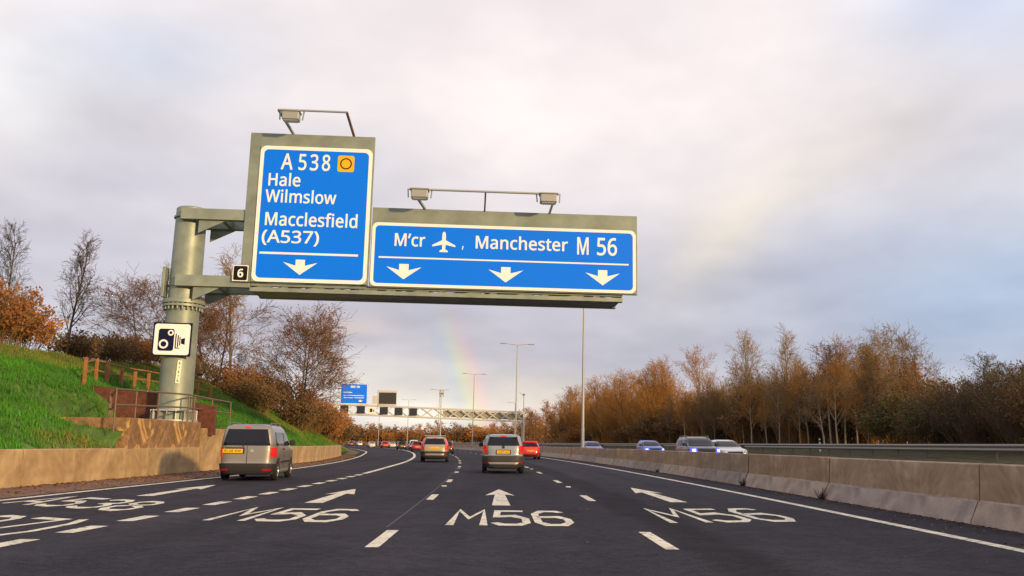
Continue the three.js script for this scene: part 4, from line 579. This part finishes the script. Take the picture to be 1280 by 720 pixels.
  if (opt.bars) for (const z of [0.2, 1.2]) part(t, 'roof_bar', rbox(1.45, 0.045, 0.07, 0.015, 0, top + 0.06, z), M.silverTrim);
  const my = kind === 'van' ? 1.16 : { suv: 1.14, estate: 1.12, hatch: 1.0, saloon: 1.0 }[kind]; const mz = kind === 'van' ? -0.92 : -0.72, hw = sh.at(my)[1];
  for (const q of [-1, 1]) part(t, 'wing_mirror', merge([rbox(0.2, 0.17, 0.11, 0.04, q * (hw + 0.1), my + 0.06, mz), box(0.08, 0.05, 0.06, q * (hw + 0.0), my + 0.02, mz)]), opt.mirror ?? M.plastic);
  return t;
}
const onLane = (off, s) => [P(off, s, 0.004), heading(s)];
makeVehicle('van', 'bronze grey passenger van with black rear bumper driving beside the left wall', 'van', V(-8.7, 0.004, -30.4), 5.2 * D2R, paint(0.27, 0.25, 0.215, 0.4), { name: 'passenger_van' });
makeVehicle('suv', 'silver boxy car with dark grey bumper and black roof rails in the middle lane', 'car', V(-0.36, 0.004, -39.4), 1.5 * D2R, paint(0.27, 0.31, 0.33, 0.35));
makeVehicle('estate', 'gold estate car with tall red tail lights and roof bars', 'car', V(-5.2, 0.004, -60.5), 4.0 * D2R, paint(0.42, 0.34, 0.2, 0.4), { bars: true });
makeVehicle('hatch', 'bright red hatchback beside the median barrier', 'car', P(4.25, 74), heading(74) + 0.02, paint(0.75, 0.03, 0.015, 0));
makeVehicle('suv', 'dark grey oncoming off-road car with blue lit headlights', 'car', P(12.3, 51, 0.105), heading(51) + Math.PI, paint(0.02, 0.025, 0.06, 0), { lit: true });
makeVehicle('saloon', 'white oncoming saloon beside the dark off-road car', 'car', P(14.5, 53, 0.165), heading(53) + Math.PI, paint(0.72, 0.74, 0.76, 0), { lit: false });
makeVehicle('hatch', 'small blue oncoming car with lit headlights behind the dark off-road car', 'car', P(15.0, 75, 0.18), heading(75) + Math.PI, paint(0.02, 0.07, 0.42, 0.1), { lit: true });
makeVehicle('hatch', 'pale blue oncoming car beside the lamp post in the median', 'car', P(11.9, 86, 0.095), heading(86) + Math.PI, paint(0.05, 0.12, 0.45, 0.1), { lit: true });
for (const [k, s, px, col, label] of [
  ['hatch', 108, 561, [0.03, 0.03, 0.035], 'dark car just ahead of the gold estate car'], ['hatch', 128, 525, [0.35, 0.02, 0.03], 'dark red car ahead of the gold estate car'], ['hatch', 160, 506, [0.02, 0.02, 0.022], 'black car in the exit lane of the bend'],
  ['hatch', 215, 485, [0.6, 0.03, 0.02], 'small red car far off in the bend'], ['saloon', 232, 494, [0.7, 0.68, 0.6], 'small cream car beside the red one in the bend'], ['saloon', 225, 469, [0.7, 0.7, 0.62], 'small pale car alone in the bend of the exit lane'], ['hatch', 300, 454, [0.75, 0.75, 0.75], 'tiny white car far off in the bend'], ['hatch', 330, 443, [0.2, 0.04, 0.04], 'tiny dark red car farthest off in the bend'],
]) makeVehicle(k, label, 'car', V((px - 640) / 1078 * s, 0.004, -s), heading(s), paint(...col, 0.1));
makeVehicle('van', 'white van ahead of the gold estate car', 'van', V((520.5 - 640) / 1078 * 175, 0.004, -175), heading(175), paint(0.8, 0.8, 0.78, 0), { name: 'white_van' });
// ------------------------------------------------------------------ trees and shrubs
class Sticks { // many tapered three-sided sticks in one geometry
  constructor() { this.p = []; this.n = []; this.i = []; }
  add(a, b, r0, r1, k = 3) {
    const d = b.clone().sub(a).normalize(), e = Math.abs(d.y) < 0.9 ? V(0, 1, 0) : V(1, 0, 0), u = e.clone().cross(d).normalize(), w = d.clone().cross(u), o = this.p.length / 3;
    for (const [c, r] of [[a, r0], [b, r1]]) for (let j = 0; j < k; j++) { const t = j / k * 6.2832, x = Math.cos(t), y = Math.sin(t), nx = u.x * x + w.x * y, ny = u.y * x + w.y * y, nz = u.z * x + w.z * y; this.p.push(c.x + nx * r, c.y + ny * r, c.z + nz * r); this.n.push(nx, ny, nz); }
    for (let j = 0; j < k; j++) { const q = (j + 1) % k; this.i.push(o + j, o + q, o + k + q, o + j, o + k + q, o + k + j); }
  }
  geo() { const g = new THREE.BufferGeometry(); g.setAttribute('position', new THREE.Float32BufferAttribute(this.p, 3)); g.setAttribute('normal', new THREE.Float32BufferAttribute(this.n, 3)); g.setIndex(this.i); return g; }
}
class Leaves { constructor() { this.p = []; this.n = []; }
  add(c, s, r) { const a = V(r() - 0.5, r() - 0.5, r() - 0.5).normalize(), b = V(r() - 0.5, r() - 0.5, r() - 0.5).cross(a).normalize(); const n = a.clone().cross(b); const q = [[-1, 0], [0, -0.55], [1, 0], [0, 0.55]].map(([x, y]) => c.clone().addScaledVector(a, x * s).addScaledVector(b, y * s)); for (const k of [0, 1, 2, 0, 2, 3]) { this.p.push(q[k].x, q[k].y, q[k].z); this.n.push(n.x, n.y, n.z); } }
  geo() { const g = new THREE.BufferGeometry(); g.setAttribute('position', new THREE.Float32BufferAttribute(this.p, 3)); g.setAttribute('normal', new THREE.Float32BufferAttribute(this.n, 3)); return g; }
}
function growTree(seed, o) { // h, crown (share of trunk with limbs), spread, leaf share, twig radius
  const r = rng(seed), trunk = new Sticks(), twigs = new Sticks(), leaves = new Leaves(), tw = o.twig ?? 0.014;
  const turn = (d, ang) => { const e = V(r() - 0.5, r() - 0.5, r() - 0.5).cross(d).normalize(); return d.clone().applyAxisAngle(e, ang); };
  const counts = o.counts ?? [12, 6, 5, 4];
  function branch(p, d, len, rad, level) {
    const seg = [6, 4, 3, 1, 1][level], kids = counts[level] ?? 0, acc = level < 2 ? trunk : twigs; let q = p.clone(), dir = d.clone(); const start = level === 0 ? o.bare ?? 0.28 : 0.2, spots = []; for (let k = 0; k < kids; k++) spots.push(mix(start, 1, (k + r() * 0.8) / kids));
    let si = 0;
    for (let s = 0; s < seg; s++) {
      const t0 = s / seg, t1 = (s + 1) / seg, nx = q.clone().addScaledVector(dir, len / seg), ra = Math.max(tw * 0.7, mix(rad, rad * 0.35, t0)), rb = Math.max(tw * 0.6, mix(rad, rad * 0.35, t1));
      acc.add(q, nx, ra, rb, level === 0 ? 9 : level === 1 ? 5 : 3);
      while (si < kids && spots[si] <= t1) { const t = (spots[si] - t0) * seg, at = q.clone().lerp(nx, t), f = spots[si]; si++; const ang = (level === 0 ? mix(o.angle ?? 1.0, 0.45, f) : 0.45 + r() * 0.5); const cl = level === 0 ? len * (o.spread ?? 0.42) * mix(1, 0.55, f) * (0.8 + r() * 0.4) : len * (0.38 + r() * 0.3); branch(at, turn(dir, ang), cl, Math.max(tw, Math.max(ra * 0.5, 0.01)), level + 1); }
      q = nx; dir = turn(dir, (level === 0 ? 0.07 : 0.2) * (r() + 0.2)); dir.y += level === 0 ? 0.04 : (o.rise ?? 0.1); dir.normalize();
      if (level >= 2 && r() < o.leaf * (level > 2 ? 1.7 : 1)) leaves.add(q.clone().add(V((r() - 0.5) * 0.25, (r() - 0.5) * 0.25, (r() - 0.5) * 0.25)), (o.leafSize ?? 0.09) * (0.6 + r() * 0.8), r);
    }
  }
  const stems = o.stems ?? 1; for (let k = 0; k < stems; k++) { const a = k * 2.4 + r(), ti = stems > 1 ? 0.12 + r() * 0.16 : 0.03; branch(V(stems > 1 ? Math.cos(a) * 0.3 : 0, -0.25, stems > 1 ? Math.sin(a) * 0.3 : 0), V(Math.cos(a) * ti, 1, Math.sin(a) * ti).normalize(), o.h * (k ? 0.75 + r() * 0.2 : 1), o.h * 0.0135 / Math.sqrt(stems), 0); }
  const g = [trunk.geo(), twigs.geo(), leaves.geo()]; g[1].computeBoundingBox(); const k = o.h / g[1].boundingBox.max.y; g.forEach(q => q.scale(k, k, k)); // as tall as asked
  return { trunk: g[0], twigs: g[1], leaves: g[2], has: leaves.p.length > 0 };
}
function growShrub(seed, o) { // arching stems and many small leaves
  const r = rng(seed), st = new Sticks(), lv = new Leaves();
  for (let k = 0; k < o.stems; k++) { const a = r() * 6.283, out = Math.sqrt(r()) * o.w, h = o.h * (0.55 + r() * 0.45) * (1 - 0.35 * (out / o.w) ** 2); let p = V(Math.cos(a) * out * 0.35, -0.1, Math.sin(a) * out * 0.35), tip = V(Math.cos(a) * out, h, Math.sin(a) * out), mid = p.clone().lerp(tip, 0.5).add(V((r() - 0.5) * 0.5, 0.15 * h, (r() - 0.5) * 0.5));
    let prev = p; const n = 4; for (let s = 1; s <= n; s++) { const t = s / n, q = p.clone().multiplyScalar((1 - t) ** 2).addScaledVector(mid, 2 * t * (1 - t)).addScaledVector(tip, t * t); st.add(prev, q, mix(0.03, 0.008, (s - 1) / n), mix(0.03, 0.008, t)); if (s > 1) for (let b = 0; b < o.twigs; b++) { const e = q.clone().add(V((r() - 0.5), r() * 0.7, (r() - 0.5)).multiplyScalar(o.twigL ?? 0.9)); st.add(prev.clone().lerp(q, r()), e, 0.013, 0.006); for (let l = 0; l < o.leaf; l++) lv.add(e.clone().add(V(r() - 0.5, r() - 0.5, r() - 0.5).multiplyScalar(0.5)), o.leafSize * (0.6 + r() * 0.8), r); } prev = q; } }
  return { twigs: st.geo(), leaves: lv.geo() };
}
const bark = (r, g, b) => std({ color: rgb(r, g, b), roughness: 0.95 }), leafM = (r, g, b) => new THREE.MeshPhysicalMaterial({ color: rgb(r, g, b), roughness: 0.95, transmission: 0.3, thickness: 0, side: THREE.DoubleSide });
const B = {  umber: bark(0.17, 0.095, 0.05), darkBark: bark(0.06, 0.042, 0.03), grey: bark(0.15, 0.12, 0.085), brown: bark(0.11, 0.07, 0.042), pale: bark(0.34, 0.27, 0.19), twigRed: bark(0.2, 0.12, 0.045), twigTan: bark(0.32, 0.215, 0.10), twigDark: bark(0.075, 0.05, 0.034), twigOr: bark(0.4, 0.19, 0.035) };
const F = { orange: leafM(0.46, 0.175, 0.02), rust: leafM(0.32, 0.13, 0.024), brown: leafM(0.17, 0.092, 0.024), olive: leafM(0.11, 0.095, 0.02), gold: leafM(0.5, 0.26, 0.05) };
const T = { // tree kinds, in metres
  poplar: growTree(11, { h: 12.5, leaf: 0.1, spread: 0.3, angle: 0.62, rise: 0.22, counts: [16, 6, 5, 3], bare: 0.25, twig: 0.017 }),
  ash: growTree(23, { h: 13, leaf: 0.16, spread: 0.42, angle: 0.8, rise: 0.16, counts: [13, 7, 5, 4], bare: 0.3, twig: 0.017 }),
  round: growTree(37, { h: 13, leaf: 0.34, spread: 0.46, angle: 0.95, rise: 0.1, counts: [14, 7, 5, 4], bare: 0.3, twig: 0.015, leafSize: 0.1 }),
  birch: growTree(41, { h: 11.5, leaf: 0.3, spread: 0.33, angle: 0.7, rise: 0.14, counts: [15, 6, 5, 3], bare: 0.3, twig: 0.014, leafSize: 0.1 }),
  oak: growTree(53, { h: 9.5, leaf: 0.07, spread: 0.66, angle: 1.2, rise: 0.06, counts: [13, 7, 6, 4], bare: 0.2, twig: 0.016, stems: 2 }),
  spread: growTree(67, { h: 10, leaf: 0.26, spread: 0.55, angle: 1.0, rise: 0.12, counts: [14, 7, 6, 4], bare: 0.18, twig: 0.016, stems: 2, leafSize: 0.09 }),
  leafy: growTree(71, { h: 10, leaf: 0.22, spread: 0.5, angle: 1.0, rise: 0.12, counts: [13, 7, 6, 4], bare: 0.12, twig: 0.017, stems: 2, leafSize: 0.09 }),
  far1: growTree(83, { h: 12, leaf: 0.8, spread: 0.46, angle: 0.95, rise: 0.12, counts: [14, 7, 6], bare: 0.15, twig: 0.035, leafSize: 0.2 }), far2: growTree(89, { h: 12, leaf: 0.5, spread: 0.38, angle: 0.8, rise: 0.16, counts: [14, 7, 6], bare: 0.2, twig: 0.035, leafSize: 0.2 }),
};
const S = { thicketLow: growShrub(108, { h: 5.2, w: 2.9, stems: 64, twigs: 6, leaf: 1, leafSize: 0.06, twigL: 1.1 }), thicket: growShrub(106, { h: 8, w: 2.9, stems: 62, twigs: 6, leaf: 1, leafSize: 0.075, twigL: 1.4 }), far: growShrub(107, { h: 5, w: 3.2, stems: 30, twigs: 3, leaf: 3, leafSize: 0.22, twigL: 1.2 }), a: growShrub(101, { h: 5, w: 3.0, stems: 46, twigs: 5, leaf: 4, leafSize: 0.14 }), b: growShrub(102, { h: 4.2, w: 3.2, stems: 46, twigs: 5, leaf: 5, leafSize: 0.13, twigL: 1.1 }), c: growShrub(103, { h: 6, w: 2.6, stems: 40, twigs: 6, leaf: 3, leafSize: 0.13, twigL: 1.2 }), fine: growShrub(105, { h: 5, w: 3.0, stems: 44, twigs: 5, leaf: 6, leafSize: 0.085, twigL: 1.0 }), low: growShrub(104, { h: 2.2, w: 2.0, stems: 40, twigs: 4, leaf: 4, leafSize: 0.1, twigL: 0.6 }) };
function tree(kind, name, label, pos, k, turn, [tm, cm, lm], grp, lean = -0.012) {
  const t = thing(name, label, 'tree', pos, 0, grp), g = T[kind]; t.rotation.set(0, turn, lean); t.scale.set(k[0] ?? k, k[1] ?? k, k[0] ?? k);
  part(t, 'trunk', g.trunk, tm); const c = part(t, 'crown', g.twigs, cm); if (g.has && lm) part(c, 'leaves', g.leaves, lm); return t;
}
function shrub(kind, label, pos, k, turn, [cm, lm], grp, name = 'shrub') { const t = thing(name, label, 'shrub', pos, turn, grp), g = S[kind]; t.scale.set(k[0] ?? k, k[1] ?? k, k[0] ?? k); part(t, 'stems', g.twigs, cm); part(t, 'foliage', g.leaves, lm); return t; }
const at = (px, s) => (px - 640 - 1.5) / 1078 * s;      // sideways metres of a picture column at a distance along the road
// left bank, by eye along the crest
const bankAt = (px, s) => { const x = at(px, s); return bankP(Math.max(0, wallX(s) - 0.22 - x), s); };
tree('poplar', 'bare_tree', 'tall slim bare tree standing on the crest of the embankment', bankAt(84, 46), [0.55, 0.6], 0.4, [B.darkBark, B.darkBark, F.rust]);
tree('birch', 'bare_tree', 'thin bare tree rising behind the orange bushes on the bank', bankAt(2, 44), [0.55, 0.66], 2.0, [B.grey, B.darkBark, null]);
tree('oak', 'bare_tree', 'wide crooked bare tree behind the camera sign column', bankAt(176, 58), [1.25, 0.86], 1.0, [B.darkBark, B.umber, F.rust]);
tree('leafy', 'bushy_tree', 'brown leaved bushy tree just right of the sign column', bankAt(272, 62), [1.1, 0.86], 0.3, [B.darkBark, B.umber, F.rust]);
tree('poplar', 'bare_tree', 'bare upright tree behind the brown leaved bushy tree', bankAt(292, 72), [1.0, 1.0], 4, [B.grey, B.twigTan, null]);
tree('spread', 'bare_tree', 'round bare tree with a few russet leaves above the brown van', bankAt(378, 70), [1.25, 1.06], 2.2, [B.darkBark, B.umber, F.rust]);
tree('oak', 'bare_tree', 'small dark bare tree between the two larger trees on the bank', bankAt(322, 78), [0.5, 0.55], 3.2, [B.brown, B.twigDark, null]);
for (const [k, px, s, sc, mt, la] of [
  ['a', 8, 40, 0.62, [B.twigRed, F.rust], 'orange leaved bush on the crest of the embankment'], ['b', 34, 42, 0.55, [B.twigRed, F.orange], 'orange leaved bush on the crest of the embankment'], ['a', -20, 38, 0.62, [B.twigRed, F.rust], 'orange leaved bush on the crest of the embankment'],
]) shrub(k, la, bankAt(px, s), sc, px, mt, 'bushes on the crest');
for (const [k, px, s, sc, mt] of [['low', 90, 47, 0.8, [B.twigDark, F.brown]], ['low', 112, 52, 0.8, [B.twigDark, F.brown]], ['low', 140, 58, 0.9, [B.twigRed, F.brown]], ['low', 165, 60, 1, [B.twigRed, F.rust]], ['low', 205, 62, 1.0, [B.twigRed, F.brown]], ['b', 235, 64, 0.5, [B.twigRed, F.rust]], ['low', 300, 66, 1.1, [B.twigRed, F.rust]], ['low', 320, 68, 1.1, [B.twigRed, F.brown]], ['low', 150, 50, 0.7, [B.twigRed, F.brown]], ['low', 182, 54, 0.8, [B.twigRed, F.rust]], ['low', 305, 60, 0.8, [B.twigRed, F.brown]], ['low', 330, 62, 0.9, [B.twigRed, F.brown]], ['low', 250, 58, 0.8, [B.twigRed, F.brown]]])
  shrub(k, 'low brown scrub behind the timber fence on the bank', bankAt(px, s), sc, px, mt, 'scrub on the bank');
for (const [k, px, s, sc, mt] of [['b', 345, 78, 0.75, [B.twigRed, F.brown]], ['a', 365, 76, 0.72, [B.twigRed, F.rust]], ['b', 385, 80, 0.78, [B.twigOr, F.rust]], ['a', 402, 84, 0.8, [B.twigRed, F.rust]], ['b', 416, 92, 0.8, [B.twigRed, F.orange]], ['low', 425, 98, 1.2, [B.twigRed, F.brown]], ['b', 428, 112, 0.8, [B.twigOr, F.rust]], ['a', 424, 124, 0.9, [B.twigOr, F.orange]], ['low', 395, 74, 1.0, [B.twigRed, F.brown]], ['low', 378, 68, 1.0, [B.twigRed, F.brown]], ['low', 410, 82, 1.0, [B.twigRed, F.rust]]])
  shrub(k, 'russet brown bush under the round bare tree', bankAt(px, s), sc, px * 0.7, mt, 'bushes under the round tree');
// the wood on the right, standing beyond the far carriageway: named trees first, then the rows behind
const onVerge = (off, s) => P(off, s, vergeH(off) - 0.1);
const findS = (px, off) => { let lo = 20, hi = 380; for (let i = 0; i < 40; i++) { const m = (lo + hi) / 2, p = P(off, m); if (p.x / -p.z * 1078 + 640 > px) lo = m; else hi = m; } return lo; };
const inWood = 'trees of the wood';
for (const [kind, px, off, k, tr, mats, la] of [
  ['round', 1092, 31, [0.84, 0.77], 0.4, [B.pale, B.twigTan, F.brown], 'broad round topped tree of the wood with brown leaves'], ['round', 1148, 31, [0.66, 0.7], 2.5, [B.brown, B.twigRed, F.rust], 'round topped tree with fine russet leaves beside the broad one'],
  ['poplar', 985, 33, [0.9, 1.04], 1.0, [B.pale, B.twigTan, null], 'tallest pale bare tree of the wood'], ['ash', 930, 33, [0.95, 1.08], 2.0, [B.pale, B.twigTan, F.rust], 'pale bare spreading tree beside the tallest one of the wood'], ['birch', 1035, 31, [0.85, 0.82], 3, [B.pale, B.twigDark, F.brown], 'slim pale trunked tree before the broad round one'],
  ['ash', 868, 34, [1.1, 1.12], 0.5, [B.pale, B.twigOr, F.orange], 'orange twigged spreading tree of the wood'], ['poplar', 838, 34, [1.05, 1.12], 3.3, [B.pale, B.twigTan, null], 'pale bare tree left of the orange twigged one'],
]) tree(kind, 'wood_tree', la, onVerge(off, findS(px, off)), k, tr, mats, inWood);
{
  const r = rng(2024), kinds = ['birch', 'ash', 'poplar', 'round', 'leafy', 'spread'];
  const row = (label, n, px0, px1, off0, off1, h0, h1, pick, mats, grp) => { for (let i = 0; i < n; i++) { const px = mix(px0, px1, (i + 0.2 + r() * 0.6) / n), off = mix(off0, off1, r()), k = mix(h0, h1, r()) / 12.5; const kk = pick[Math.floor(r() * pick.length)]; tree(kk, 'wood_tree', label, onVerge(off, findS(px, off)), [k * (0.9 + r() * 0.3), k], r() * 6.3, mats[Math.floor(r() * mats.length)], grp); } };
  row('slender pale trunked tree along the front of the wood', 22, 800, 1120, 29, 32, 5.5, 8.5, ['birch', 'poplar', 'ash'], [[B.pale, B.twigTan, F.brown], [B.pale, B.twigOr, F.rust], [B.grey, B.twigRed, F.brown]], 'slender trees at the edge of the wood');
  row('orange brown dome shaped tree at the end of the wood', 14, 706, 835, 30, 40, 11, 14, ['round', 'ash'], [[B.brown, B.twigOr, F.orange], [B.brown, B.twigOr, F.rust], [B.brown, B.twigRed, F.rust]], 'dome shaped trees of the wood');
  row('brown tree deep inside the wood', 18, 840, 1130, 34, 46, 8, 11, ['ash', 'birch', 'round'], [[B.grey, B.twigRed, F.brown], [B.brown, B.twigOr, F.rust], [B.grey, B.twigTan, F.olive]], 'trees deep in the wood');
  row('brown tree at the thick end of the wood', 7, 1205, 1340, 30, 36, 5.2, 6.6, ['round', 'birch'], [[B.brown, B.brown, F.brown], [B.brown, B.brown, F.olive]], 'trees at the thick end');
  row('russet tree far along the bend beyond the wood', 12, 655, 712, 31, 44, 8, 12, ['far1', 'far2'], [[B.brown, B.twigRed, F.rust], [B.brown, B.twigOr, F.orange]], 'trees along the bend');
  const srow = (label, n, px0, px1, off0, off1, k0, k1, pick, mats, grp) => { for (let i = 0; i < n; i++) { const px = mix(px0, px1, (i + r() * 0.8) / n), off = mix(off0, off1, r()), k = mix(k0, k1, r()); shrub(pick[Math.floor(r() * pick.length)], label, onVerge(off, findS(px, off)), [k * 1.1, k], r() * 6.3, mats[Math.floor(r() * mats.length)], grp); } };
  srow('brown shrub in the understorey of the wood', 26, 720, 1150, 31.5, 36, 0.75, 1.15, ['a', 'fine', 'c'], [[B.twigDark, F.brown], [B.twigRed, F.brown], [B.twigDark, F.olive], [B.twigOr, F.rust]], 'understorey of the wood');
  srow('brown shrub at the thick end of the wood', 22, 1150, 1345, 28.5, 33, 0.6, 1.0, ['fine', 'thicketLow'], [[B.brown, F.brown], [B.brown, F.olive], [B.twigRed, F.brown]], 'shrubs at the thick end');
  srow('olive gold shrub before the round topped trees of the wood', 8, 1085, 1215, 29.5, 31.5, 0.6, 0.9, ['fine', 'b'], [[B.twigOr, F.olive], [B.twigRed, F.olive], [B.twigOr, F.brown]], 'olive shrubs of the wood');
  srow('dark brown shrub closing the back of the wood', 30, 700, 1180, 39, 46, 0.8, 1.25, ['fine', 'fine', 'a'], [[B.twigDark, F.brown], [B.twigDark, F.olive], [B.twigRed, F.brown]], 'shrubs at the back of the wood');
  srow('dense thicket of fine brown twigs inside the wood', 54, 715, 1110, 32.5, 40, 0.85, 1.2, ['thicket'], [[B.twigOr, F.rust], [B.twigRed, F.brown], [B.twigTan, F.olive], [B.twigRed, F.brown], [B.twigTan, F.brown], [B.twigRed, F.rust]], 'thickets of the wood');
  srow('rounded orange brown thicket at the end of the wood', 14, 712, 838, 30, 36, 1.05, 1.45, ['thicket'], [[B.twigOr, F.orange], [B.twigOr, F.rust]], 'rounded thickets of the wood');
  // the wood goes on beside and behind the viewer; its long shade lies over the right half of the road
  for (let i = 0; i < 16; i++) { const s = 40 - i * 6.5; tree(['round', 'ash'][i % 2], 'wood_tree', 'tree of the wood beside the near part of the road', onVerge(32 + r() * 6, s), [0.85, 0.8], r() * 6, [B.grey, B.twigRed, F.brown], 'trees beside the near road'); shrub('thicket', 'thicket of the wood beside the near part of the road', onVerge(30 + r() * 3, s + 2), [1.2, 0.9], r() * 6, [B.twigDark, F.brown], 'thickets beside the near road'); }
  srow('orange shrub at the foot of the dome shaped trees', 12, 705, 850, 29, 33, 0.7, 1.1, ['a', 'b', 'c'], [[B.twigOr, F.rust], [B.twigRed, F.brown]], 'shrubs at the foot of the dome shaped trees');
  // far trees behind the lattice gantry, on the outside of the bend
  for (let i = 0; i < 26; i++) { const px = mix(405, 665, (i + r() * 0.7) / 26), s = 395 + r() * 70, k = (9.5 + r() * 4) / 12.5 * (px > 545 ? 1.05 : 0.95); tree(['far1', 'far2'][i % 2], 'far_tree', 'orange brown tree far beyond the lattice gantry', V(at(px, s), -0.05, -s), [k * 1.25, k], r() * 6.3, [[B.brown, B.twigOr, F.orange], [B.brown, B.twigRed, F.rust], [B.brown, B.twigOr, F.brown]][Math.floor(r() * 3)], 'trees beyond the lattice gantry'); }
  for (let i = 0; i < 46; i++) { const px = mix(405, 735, (i + r() * 0.7) / 46), s = 385 + r() * 30 - Math.max(0, px - 640) * 0.9, k = 1.1 + r() * 0.9; shrub('far', 'orange shrub far beyond the lattice gantry', V(at(px, s), -0.05, -s), [k * 1.5, k], r() * 6.3, [[B.twigOr, F.orange], [B.twigRed, F.rust], [B.twigOr, F.brown]][i % 3], 'shrubs beyond the lattice gantry'); }
}
renderer.render(scene, camera);
